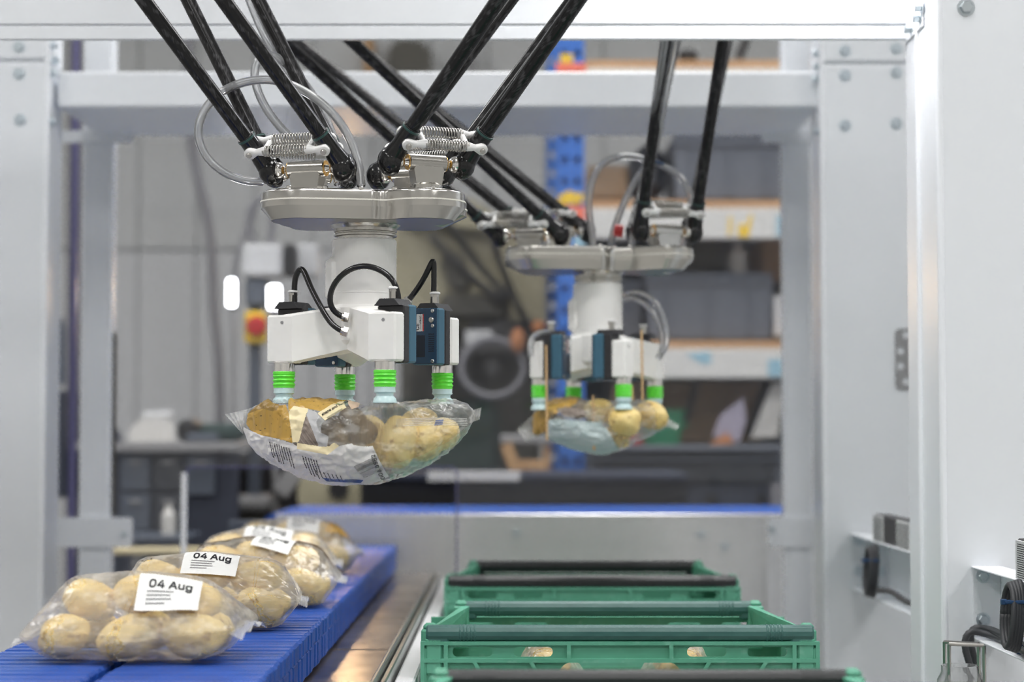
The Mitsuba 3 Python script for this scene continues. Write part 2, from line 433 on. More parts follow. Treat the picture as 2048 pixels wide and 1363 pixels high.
# ------------------------------------------------------------------ guard: posts, pane, feet
YG = 4.98
gf = thing('guard_fence', 'light grey guard fence with two posts around a clear pane', 'fence')
for a, b in ((160, 222), (1568, 1626)):
    part(gf, 'post', span((P(a, 700, YG)[0], YG, 0.0), (P(b, 700, YG)[0], YG + 0.06, 2.35), 0.006), 'm_white', False)
for a, b in ((112, 268), (1522, 1640)):
    pl = rrect(P(a, 275, YG)[0], P(0, 286, YG)[2], P(b, 275, YG)[0], P(0, 262, YG)[2], 0.012)
    part(gf, 'head_plate', extr(pl, YG - 0.010, YG - 0.001), 'm_white', False)
for a, b, cx, cy in ((110, 266, 248, 1068), (1536, 1632, 1544, 1058)):
    pl = rrect(P(a, 1060, YG)[0], P(0, 1093, YG)[2], P(b, 1060, YG)[0], P(0, 1034, YG)[2], 0.012)
    k = part(gf, 'foot_plate', extr(pl, YG - 0.010, YG - 0.001), 'm_white', False)
    part(gf, 'foot_plate__bolt' if False else 'bolt', bolt_head(P(cx, cy, YG - 0.010), (0, -1, 0), 0.006, 0.008), 'm_zinc')
YP = YG + 0.03
xl, xr = P(222, 700, YP)[0], P(1569, 700, YP)[0]
zt, zb_ = P(700, 260, YP)[2], 0.62
pane = sg.box(xl, zb_, xr, zt)
c0, c1 = P(374, 935, YP), P(912, 935, YP)
cut = rrect(c0[0], zb_ - 0.2, c1[0], c0[2], 0.014)
tri = extr(pane.difference(cut), YP, YP + 0.0001)
keep = tri.triangles_center[:, 1] < YP + 0.00002
tri = trimesh.Trimesh(tri.vertices, tri.faces[keep], process=True)
part(gf, 'pane', tri, 'm_pane', False, 'clear plastic pane with a rounded cut-out for the conveyor')
edge_l = sg.box(c0[0] - 0.0135, zb_, c0[0], c0[2] - 0.012)
part(gf, 'pane_edge', extr(edge_l, YP - 0.004, YP + 0.004), 'm_edge', False, 'bright polished edge of the cut-out')
edge_t = rrect(c0[0] - 0.004, zb_ - 0.2, c1[0] + 0.004, c0[2] + 0.004, 0.016).difference(cut).intersection(sg.box(c0[0] - 0.004, zb_, c1[0] + 0.01, 3))
part(gf, 'pane_edge', extr(edge_t, YP - 0.0031, YP + 0.0031), 'm_purple', False)
x0 = P(225, 700, YP)[0]
part(gf, 'pane_seal', span((x0, YP - 0.006, P(0, 1030, YP)[2]), (x0 + 0.010, YP + 0.006, P(0, 665, YP)[2])), 'm_olive_dark', False)
x0 = P(1563, 700, YP)[0]
part(gf, 'pane_seal', span((x0, YP - 0.006, P(0, 1025, YP)[2]), (x0 + 0.006, YP + 0.006, P(0, 280, YP)[2])), 'm_light_grey', False)
# a second pane edge left of the left post
whole('plastic_strip', 'narrow upright purple strip left of the left guard post', 'strip', span((P(139, 700, 5.4)[0], 5.40, 0.3), (P(150, 700, 5.4)[0], 5.425, 2.5)), 'm_purple', False)

# ------------------------------------------------------------------ cross conveyor at the back
YC = 5.50
zc = P(1000, 1027, YC)[2]
cc = thing('cross_conveyor', 'blue belt conveyor with a stainless side panel crossing behind the pane', 'conveyor')
x0, x1 = P(545, 1030, YC)[0], 1.05
part(cc, 'belt', hull([(x, y, zc + z) for x, z in ((x0 + 0.02, 0.003), (x0, -0.02), (x1, 0.003), (x1, -0.03)) for y in (YC + 0.012, YC + 0.52)]), 'm_belt', False)
part(cc, 'side_panel', span((x0 + 0.01, YC - 0.004, zc - 0.46), (x1, YC + 0.008, zc), 0.002), 'm_steel_brushed', False)
part(cc, 'side_panel', span((x0 + 0.01, YC + 0.53, zc - 0.30), (x1, YC + 0.545, zc), 0.002), 'm_steel_brushed', False)
part(cc, 'end_roller', cyl((x0, YC + 0.01, zc - 0.03), (x0, YC + 0.53, zc - 0.03), 0.028), 'm_belt')
part(cc, 'end_bracket', span((P(458, 1045, YC)[0], YC - 0.01, P(0, 1065, YC)[2]), (x0 + 0.01, YC + 0.01, P(0, 1040, YC)[2]), 0.004), 'm_greyblue', False)
for px, py in ((1033, 1066), (1402, 1068), (1450, 1092), (656, 1062)):
    part(cc, 'bolt', bolt_head(P(px, py, YC - 0.004), (0, -1, 0), 0.009, 0.008), 'm_zinc')
for x in (-0.5, 0.9):
    part(cc, 'leg', span((x - 0.03, YC + 0.2, 0), (x + 0.03, YC + 0.26, zc - 0.03)), 'm_steel_brushed', False)
ep = whole('end_panel', 'pale upright sheet beside the right guard post, under the cross conveyor', 'panel', span((P(1535, 1100, 5.42)[0], 5.42, 0.2), (1.0, 5.43, P(0, 1100, 5.42)[2])), 'm_light_grey', False)

# ------------------------------------------------------------------ slat conveyor with its bags
ZS = ZC - 0.31
XS0, XS1 = -0.72, -0.3115
sc_ = thing('slat_conveyor', 'blue plastic slat conveyor carrying the bags of potatoes', 'conveyor')
YS, NS, PITCH = 2.22, 79, 0.040
slat = cat(span((XS0, 0.0, -0.030), (-0.535, PITCH * 0.86, 0), 0.004), span((-0.520, 0.0, -0.030), (XS1, PITCH * 0.86, 0), 0.004),
           span((XS0 + .004, 0.004, -0.068), (-0.54, PITCH * 0.86, -0.030), 0.002), span((-0.515, 0.004, -0.068), (XS1 - 0.002, PITCH * 0.86, -0.029), 0.002), span((-0.56, 0.006, -0.062), (-0.5, PITCH * 0.8, -0.04)))
rib = [span((x - 0.003, 0.002, -0.0005), (x + 0.003, PITCH * 0.88, 0.002), 0.0008) for x in np.arange(XS0 + 0.03, XS1, 0.05)]
slat_ply = mikit.ply(slat, 'm_slat', False)
for k in range(NS):
    part(sc_, 'slat', {**slat_ply, 'to_world': T().translate([0.0008 * math.sin(k * 2.1), YS + k * PITCH, ZS + 0.0006 * math.sin(k * 1.7)])}, None)
part(sc_, 'chain_bed', span((XS0 + 0.03, YS, ZS - 0.11), (XS1 - 0.045, YS + NS * PITCH, ZS - 0.069)), 'm_black_matt', False)
part(sc_, 'side_frame', span((XS0 - 0.05, YS - 0.3, ZS - 0.20), (XS0 - 0.01, YS + NS * PITCH, ZS - 0.06), 0.004), 'm_steel_brushed', False)
for y in (2.3, 4.6):
    for x in (XS0, XS1 - 0.05):
        part(sc_, 'leg', span((x, y, 0), (x + 0.05, y + 0.05, ZS - 0.111)), 'm_steel_brushed', False)
dk = thing('side_deck', 'brownish metal cover plates between the blue conveyor and the crates', 'machine cover')
ZD = ZC - 0.385
y, k = 1.9, 0
while y < 5.38:
    w = (0.31, 0.36, 0.27)[k % 3]
    part(dk, 'plate', span((XS1 - 0.035, y, ZD - 0.012), (-0.203, min(y + w, 5.4) - 0.004, ZD + 0.001 * (k % 2)), 0.0015), 'm_deck', False)
    y, k = y + w, k + 1
part(dk, 'support', span((XS1 - 0.01, 1.9, ZD - 0.11), (-0.21, 5.4, ZD - 0.0125)), 'm_steel_brushed', False)
for y in (2.3, 4.6):
    part(dk, 'leg', span((-0.29, y, 0), (-0.24, y + 0.05, ZD - 0.111)), 'm_steel_brushed', False)
gr = thing('guide_rail', 'bright aluminium guide rail left of the green crates', 'rail')
part(gr, 'rail', cat(span((-0.199, 1.9, ZD - 0.02), (-0.192, 5.0, ZC - 0.350), 0.002), span((-0.189, 1.9, ZD - 0.02), (-0.180, 5.0, ZC - 0.358), 0.002), span((-0.200, 1.9, ZD - 0.06), (-0.176, 5.0, ZD - 0.018), 0.002)), 'm_alu', False)
part(gr, 'cover_strip', span((-0.1755, 1.9, ZC - 0.43), (-0.145, 5.0, ZC - 0.372), 0.003), 'm_light_grey', False)
for y in np.arange(2.1, 5.0, 0.35):
    part(gr, 'roller_stud', cyl((-0.1445, y, ZC - 0.40), (-0.137, y, ZC - 0.40), 0.012, 14, 0.002), 'm_alu')

# roller track under the crates
ZR = ZC - 0.50
rt = thing('roller_track', 'roller track that carries the green crates', 'conveyor')
for k in range(26):
    part(rt, 'roller', cyl((-0.12, 1.85 + k * 0.13, ZR - 0.025), (0.46, 1.85 + k * 0.13, ZR - 0.025), 0.025, 16), 'm_alu')
for x in (-0.145, 0.462):
    part(rt, 'side_rail', span((x, 1.8, ZR - 0.10), (x + 0.022, 5.2, ZR - 0.005), 0.003), 'm_light_grey', False)
    for y in (2.0, 4.8):
        part(rt, 'leg', span((x, y, 0), (x + 0.022, y + 0.05, ZR - 0.101)), 'm_steel_brushed', False)


# ------------------------------------------------------------------ crates
def crate(yf, label, arm, arm_label):
    k = thing('crate', label, 'crate', 'bale arm crates on the roller track')
    cx, W, D = 0.1625, 0.60, 0.40
    zb, zt = ZR + 0.001, ZC - 0.317
    o = np.array([cx, yf, 0])
    top = zt
    r1, r2 = zt - 0.0285, zt - 0.083
    wall = sg.box(-W / 2, zb, W / 2, top)
    for a, b in ((-.252, -.192), (-.160, -.101), (.101, .160), (.192, .252)):
        wall = wall.difference(rrect(a, zt - 0.0235, b, zt - 0.0085, 0.0072))
    wall = wall.difference(rrect(-0.092, r2, 0.092, r1 - 0.003, 0.02))
    for a, b in ((-.24, -.13), (.13, .24)):
        wall = wall.difference(rrect(a, zb + 0.025, b, zb + 0.06, 0.01))
    ribs = [sg.box(-W / 2, top - 0.0055, W / 2, top), sg.box(-W / 2, r1 - 0.003, W / 2, r1 + 0.003), sg.box(-W / 2, zb, W / 2, zb + 0.012), sg.box(-W / 2, r2 - .010, W / 2, r2 - 0.005)]
    for x in (-.297, -.262, -.077, .077, .262, .297):
        ribs.append(sg.box(x - 0.003, r1, x + 0.003, top))
    for x in (-.297, -.262, .262, .297):
        ribs.append(sg.box(x - 0.003, zb, x + 0.003, r1))
    for s in (-1, 1):
        for x0, x1 in ((.100, .135), (.185, .22)):
            ribs.append(sg.LineString([(s * x1, r1), (s * x0, r2 - 0.008)]).buffer(0.0028, cap_style=2))
    ribs = shapely.union_all(ribs)
    front = cat(extr(wall, 0.007, 0.010), extr(ribs.difference(rrect(-0.092, r2, 0.092, r1 - 0.003, 0.02)), 0.0, 0.008))
    back = front.copy()
    back.apply_transform(trimesh.transformations.rotation_matrix(math.pi, (0, 0, 1), (0, D / 2, 0)))
    sw = sg.box(0.008, zb, D - 0.008, top - 0.012)
    for a, b in ((.05, .13), (.15, .25), (.27, .35)):
        sw = sw.difference(rrect(a, zt - 0.07, b, zt - 0.04, 0.01))
    sr = shapely.union_all([sg.box(0.004, top - 0.016, D - 0.004, top - 0.010), sg.box(0.004, r2, D - .004, r2 + 0.006)] + [sg.box(y - .003, zb, y + .003, top - 0.011) for y in (0.006, .04, .14, .26, .36, D - 0.006)])
    def both(m):
        q = m.copy()
        q.vertices[:, 0] *= -1
        q.invert()
        return [m, q]
    side = both(extr(sw, W / 2 - 0.011, W / 2 - 0.008, 'x')) + both(extr(sr, W / 2 - 0.009, W / 2, 'x'))
    posts = []
    for y, h, x in ((0.018, 0.013, W / 2 - 0.020), (0.052, 0.0225, W / 2 - 0.012), (D - 0.030, 0.030, W / 2 - 0.052)):
        posts += both(cat(span((x - 0.013, y - 0.016, zt - 0.05), (x + 0.013, y + 0.016, zt + h - 0.008), 0.003), span((x - 0.010, y - 0.012, zt + h - 0.010), (x + 0.010, y + 0.012, zt + h), 0.004)))
    posts += both(hull([(W / 2 - 0.010, 0.05, zt - .015), (W / 2, 0.05, zt - .015), (W / 2 - 0.07, D - .02, zt + .022), (W / 2 - 0.055, D - .02, zt + .022), (W / 2 - 0.010, 0.05, zt + .012), (W / 2, 0.05, zt + .006), (W / 2 - .06, D - 0.02, zt - .02), (W / 2 - 0.004, D - 0.02, zt - .02)]))
    for m, nm in ((front, 'front_wall'), (back, 'back_wall')):
        m.apply_translation(o)
        part(k, nm, m, 'm_crate', False)
    for m, nm in [(cat(side[0], side[2]), 'side_wall'), (cat(side[1], side[3]), 'side_wall')] + [(m, 'corner_post') for m in posts]:
        m.apply_translation(o)
        part(k, nm, m, 'm_crate', False)
    part(k, 'base', span(o + (-W / 2 + .01, 0.01, zb), o + (W / 2 - .01, D - 0.01, zb + 0.006)), 'm_crate', False)
    for y, hw, z in ((0.012, 0.292, zt + 0.0115), (D - 0.03, 0.258, zt + 0.0165)):
        bar = rot(cyl((-hw, 0, 0), (hw, 0, 0), 0.0128, 12, 0.003), 15, ax=(1, 0, 0))
        tabs = [span((s * (hw - 0.036), -0.010, -0.019), (s * hw, 0.010, 0.0115), 0.004) for s in (-1, 1)]
        grip = [lathe([(0.0131, 0), (0.0137, 0.001), (0.0137, 0.002), (0.0131, 0.003)], 16, (s * (hw - 0.05 - 0.0055 * j), 0, 0), (1, 0, 0)) for s in (-1, 1) for j in range(5)]
        m = cat(bar, tabs, grip)
        m.apply_translation(o + (0, y, z))
        part(k, 'bale_arm', m, arm, 25, arm_label)
    return k


crate(2.04, 'green crate nearest the camera, only its black rear carrying bar in view', 'm_arm_black', 'black carrying bar')
crate(3.0, 'green crate with dark green carrying bars, between the other two crates', 'm_arm_green', 'dark green carrying bar')
crate(4.03, 'farthest green crate with black carrying bars, in front of the stainless panel', 'm_arm_black', 'black carrying bar')


# ------------------------------------------------------------------ delta robots
def unit(v):
    v = np.asarray(v, float)
    return v / np.linalg.norm(v)


def spring_mesh(a, b, r=0.0076, wire=0.0012, turns=15):
    x, y, z = frame_of(b - a)
    t = np.linspace(0, 1, turns * 10 + 1)
    w = t * turns * 2 * np.pi
    return tube(a + np.outer(t, b - a) + r * (np.outer(np.cos(w), x) + np.outer(np.sin(w), y)), wire, 5)


def robot(label, O, joints, hx, hy, lobe, hoses, fine=True, rise=0.85, twist=0.0):
    """O: platform centre at camera height. joints: (pixel of the joint, depth, pixel that the pair's middle passes, its depth, axis angle, ball spacing)."""
    k = thing('delta_robot', label, 'robot arm')
    g = 1.0
    for (jx, jy, jY, tx, ty, tY, ang, sep) in joints:
        c = P(jx, jy, jY)
        d = unit(P(tx, ty, tY) - c)
        ax = np.array([math.cos(math.radians(ang)), math.sin(math.radians(ang)), 0.0])
        nrm = unit(np.cross(ax, d))
        if nrm[1] > 0:
            nrm = -nrm                                    # towards the camera
        hb = 0.0295
        barrel = cat(lathe([(0.0095, -hb + .004), (0.0118, -hb), (0.0128, -hb + 0.001), (0.0128, hb - 0.001), (0.0118, hb), (0.0095, hb - 0.004)], 32, c, ax))
        base = hull([c + ax * s * w + np.array([0, 0, z]) + np.cross(ax, [0, 0, 1]) * q for s in (-1, 1) for q in (-0.012, 0.012) for w, z in ((0.021, -0.006), (0.024, -0.012), (0.020, -0.034))])
        foot = lathe([(0.024, -0.039), (0.024, -0.034), (0.020, -0.031)], 28, c, (0, 0, 1))
        part(k, 'joint_barrel', cat(barrel, base), 'm_steel')
        part(k, 'joint_foot', foot, 'm_steel')
        for s in (-1, 1):
            part(k, 'joint_seat', lathe([(0.0119, 0), (0.0116, 0.0012), (0.0050, 0.0006)], 24, c + ax * s * (hb + 0.0001), ax * s), 'm_gold')
        for s in (-1, 1):
            b = c + ax * s * sep / 2
            stud = cat(ball(b - ax * s * 0.0055, 0.0128, 3), lathe([(0.0085, hb - 0.004), (0.0042, hb + 0.006), (0.0042, sep / 2 - 0.004)], 20, c, ax * s))
            part(k, 'ball_stud', stud, 'm_chrome', 40)
            # the socket: a cup over the ball's outer half, open towards the barrel, with a sleeve up the rod
            o = ax * s
            cup = lathe([(0.0140, -0.004), (0.0190, -0.0055), (0.0222, 0.001), (0.0222, 0.007), (0.0195, 0.0145), (0.0130, 0.0200), (0.0, 0.0220)], 32, b, o)
            slv = cat(cyl(b + o * 0.006 + d * 0.012, b + o * 0.006 + d * 0.066, 0.0138, 24, 0.001), hull(np.vstack([ball(b + o * 0.006, 0.017, 2).vertices, cyl(b + o * 0.006 + d * 0.03, b + o * 0.006 + d * 0.034, 0.0136, 20).vertices])))
            part(k, 'ball_socket', cat(cup, slv), 'm_black', 45)
            r0, r1 = b + o * 0.006 + d * 0.064, b + o * 0.006 + d * rise
            path = r0 + np.outer(np.linspace(0, 1, 40), r1 - r0)
            m = tube(path, 0.0112, 20, caps=False)
            uv = np.stack([np.tile(np.arange(20) / 20, 40), np.repeat(np.linspace(0, rise, 40), 20)], 1)
            part(k, 'rod', m, 'm_carbon', True, uv=uv)
            part(k, 'ring', lathe([(0.0120, 0), (0.0145, 0.001), (0.0145, 0.004), (0.0120, 0.005)], 24, r0 - d * 0.004, d), 'm_oring')
            for q in (-1, 1):                             # white clips on both faces of the rod
                piv = b + o * 0.006 + d * 0.044 + nrm * q * 0.0165
                end = c + ax * s * (sep / 2 - 0.020) + d * 0.047 + nrm * q * 0.0165
                clip = cat(hull(np.vstack([lathe([(0.0085, -0.0035), (0.0085, 0.0035)], 20, piv, nrm).vertices, ball(piv - o * 0.012 + d * 0.002, 0.0048, 2).vertices])),
                           hull(np.vstack([ball(piv - o * 0.012 + d * 0.002, 0.0048, 2).vertices, lathe([(0.0070, -0.002), (0.0070, 0.002)], 18, end, ax).vertices])))
                part(k, 'clip', clip, 'm_plastic_white', 50)
                part(k, 'clip_screw', lathe([(0.0046, 0), (0.0046, 0.003), (0.0036, 0.0042)], 14, piv + nrm * q * 0.0036, nrm * q), 'm_steel')
            br = hull(np.vstack([ball(c + ax * s * (sep / 2 - 0.019) + d * 0.047 + nrm * q * 0.014, 0.0042, 2).vertices for q in (-1, 1)]))
            part(k, 'clip_bridge', br, 'm_plastic_white', 50)
        for q in (-1, 1):
            e = [c + ax * s * (sep / 2 - 0.0195) + d * 0.047 + nrm * q * 0.0165 for s in (-1, 1)]
            part(k, 'spring', spring_mesh(e[0], e[1]), 'm_steel', True)
    # platform: four lobes joined by a waist, chamfered below, a pale seal round it
    lob = [sg.Point(sx * hx, sy * hy).buffer(lobe, quad_segs=24) for sx in (-1, 1) for sy in (-1, 1)]
    web = shapely.union_all(lob + [sg.box(-hx, -hy * 1.15, hx, hy * 1.15), sg.Point(0, 0).buffer(0.07)])
    left = sg.MultiPoint([(-hx + lobe * math.cos(t) * 1.0, sy * hy + lobe * math.sin(t)) for sy in (-1, 1) for t in np.linspace(0, 2 * np.pi, 40)] + [(0.020, -hy - lobe * 0.72)]).convex_hull
    plan = shapely.union_all([web, left]).buffer(0.015).buffer(-0.03).buffer(0.015)
    ang = np.arange(240) / 240 * 2 * np.pi
    ring = np.array(plan.exterior.coords)
    ls = sg.LineString(ring)
    R = []
    for a in ang:
        hit = sg.LineString([(0, 0), (math.cos(a), math.sin(a))]).intersection(plan)
        R.append(hit.length)
    R = np.array(R)
    zp0, zp1 = 0.3105, 0.3550

    def slab(layers):
        V, f, n = [], [], len(ang)
        for inset, z in layers:
            rr = R - inset * (0.12 + 1.25 * np.abs(np.cos(ang)) ** 6 + 3.0 * np.maximum(np.sin(ang), 0) if inset > 0.012 else 1.0)
            V.append(np.stack([rr * np.cos(ang), rr * np.sin(ang), np.full(n, z)], 1))
        i, j = np.arange(n), (np.arange(n) + 1) % n
        for q in range(len(layers) - 1):
            f += [np.stack([q * n + i, q * n + j, (q + 1) * n + j], 1), np.stack([q * n + i, (q + 1) * n + j, (q + 1) * n + i], 1)]
        V = np.vstack(V + [[[0, 0, layers[0][1]], [0, 0, layers[-1][1]]]])
        e = (len(layers) - 1) * n
        f += [np.stack([j, i, np.full(n, len(V) - 2)], 1), np.stack([e + i, e + j, np.full(n, len(V) - 1)], 1)]
        m = trimesh.Trimesh(V, np.vstack(f), process=False)
        m.apply_translation(O)
        return m
    part(k, 'platform', slab([(0.0195, zp0 - 0.001), (0.0185, zp0), (0.0, zp0 + 0.018), (0.0, zp0 + 0.019), (0.0, zp1 - 0.005), (0.004, zp1 - 0.001), (0.009, zp1), (0.011, zp1 - 0.001)]), 'm_steel', 25)
    part(k, 'seal_line', slab([(0.002, 0.3372), (-0.0012, 0.3376), (-0.0012, 0.3396), (0.002, 0.3400)]), 'm_seal', 40)
    for a in (12, 45, 62, 118, 135, 168, 192, 225, 243, 270, 298, 316, 348):
        rr = R[int(a / 360 * 240) % 240] - 0.008
        part(k, 'bolt', lathe([(0.0042, 0), (0.0042, 0.005), (0.003, 0.006)], 8, O + np.array([rr * math.cos(math.radians(a)), rr * math.sin(math.radians(a)), zp1 - 0.003]), (0, 0, 1)), 'm_chrome')
    part(k, 'hub_cover', lathe([(0.036, 0), (0.036, 0.004), (0.033, 0.006)], 40, O + np.array([0, 0, zp1 - .001]), (0, 0, 1)), 'm_steel')
    part(k, 'wrist', lathe([(0.055, 0.3110), (0.052, 0.3075), (0.0475, 0.304), (0.0475, 0.2995), (0.044, 0.2985), (0.044, 0.2965), (0.0475, 0.2955), (0.0475, 0.293), (0.042, 0.292), (0.042, 0.2885)], 48, O, (0, 0, 1)), 'm_steel', 25)
    part(k, 'wrist_ring', lathe([(0.043, 0.2968), (0.0462, 0.2972), (0.0462, 0.2984), (0.043, 0.2988)], 48, O, (0, 0, 1)), 'm_seal', 25)
    for pts in hoses:
        part(k, 'air_hose', hose_mesh(spline([P(*q) for q in pts], 70), 0.0068, 12), 'm_hose', True, 'clear plastic air hose')
    return k


O1 = np.array([P(730, 860, 3.0)[0], 3.0, ZC])
O2 = np.array([P(1197, 860, 3.9)[0], 3.9, ZC])
hose1 = [
    [(722, 372, 3.02), (712, 310, 3.03), (680, 245, 3.04), (630, 196, 3.05), (560, 163, 3.05), (490, 164, 3.05), (430, 195, 3.05), (398, 250, 3.05), (408, 305, 3.05), (455, 348, 3.06), (525, 363, 3.08)],
    [(592, 285, 3.09), (545, 235, 3.09), (516, 182, 3.09), (512, 130, 3.10), (535, 110, 3.11), (575, 130, 3.12), (622, 185, 3.12), (655, 245, 3.12), (676, 300, 3.11), (690, 368, 3.06)],
    [(478, -60, 3.16), (503, 10, 3.15), (540, 90, 3.14), (590, 165, 3.14), (633, 225, 3.13), (662, 280, 3.11), (676, 368, 3.07)],
    [(492, -60, 3.18), (520, 10, 3.17), (556, 90, 3.16), (603, 165, 3.15), (645, 230, 3.14), (672, 290, 3.12), (700, 372, 3.07)],
]
robot('nearer delta robot with black carbon rods, in front of the top beam', O1, [
    (615, 338, 2.95, 367, 0, 2.81, -18, 0.108), (853, 326, 2.95, 1077, 0, 2.81, 24, 0.106),
    (622, 350, 3.07, 447, 0, 3.12, 18, 0.104), (822, 348, 3.07, 1083, 0, 3.12, -24, 0.104)], 0.090, 0.052, 0.062, hose1)
hose2 = [
    [(1188, 500, 3.88), (1180, 440, 3.88), (1180, 380, 3.88), (1205, 328, 3.88), (1255, 312, 3.88), (1312, 326, 3.87), (1358, 352, 3.87), (1382, 395, 3.87), (1380, 440, 3.89), (1362, 500, 3.90)],
    [(1222, 500, 3.92), (1240, 425, 3.9), (1278, 350, 3.88), (1304, 318, 3.80), (1322, 240, 3.70), (1344, 120, 3.60), (1358, 20, 3.52)],
    [(1262, 500, 3.92), (1282, 380, 3.9), (1296, 320, 3.80), (1306, 240, 3.71), (1324, 120, 3.61), (1338, 20, 3.53)],
]
r2 = robot('farther delta robot, seen behind the nearer one on the right', O2, [
    (1060, 470, 3.84, 640, 85, 3.65, -10, 0.110), (1334, 462, 3.84, 1389, 85, 3.65, 22, 0.104),
    (1118, 462, 4.02, 652, 85, 4.16, 10, 0.106), (1322, 462, 4.02, 1402, 85, 4.16, -22, 0.104)], 0.130, 0.055, 0.052, hose2)
part(r2, 'hose_plug', cyl(P(1228, 460, 3.86), P(1246, 462, 3.86), 0.012, 16, 0.002), 'm_red', 30, 'red hose plug')
part(r2, 'cable_tie', lathe([(0.016, -0.002), (0.019, -0.002), (0.019, 0.002), (0.016, 0.002)], 20, P(1310, 325, 3.87), (0.2, 0, 1)), 'm_tie_blue', 30, 'dark blue cable tie')


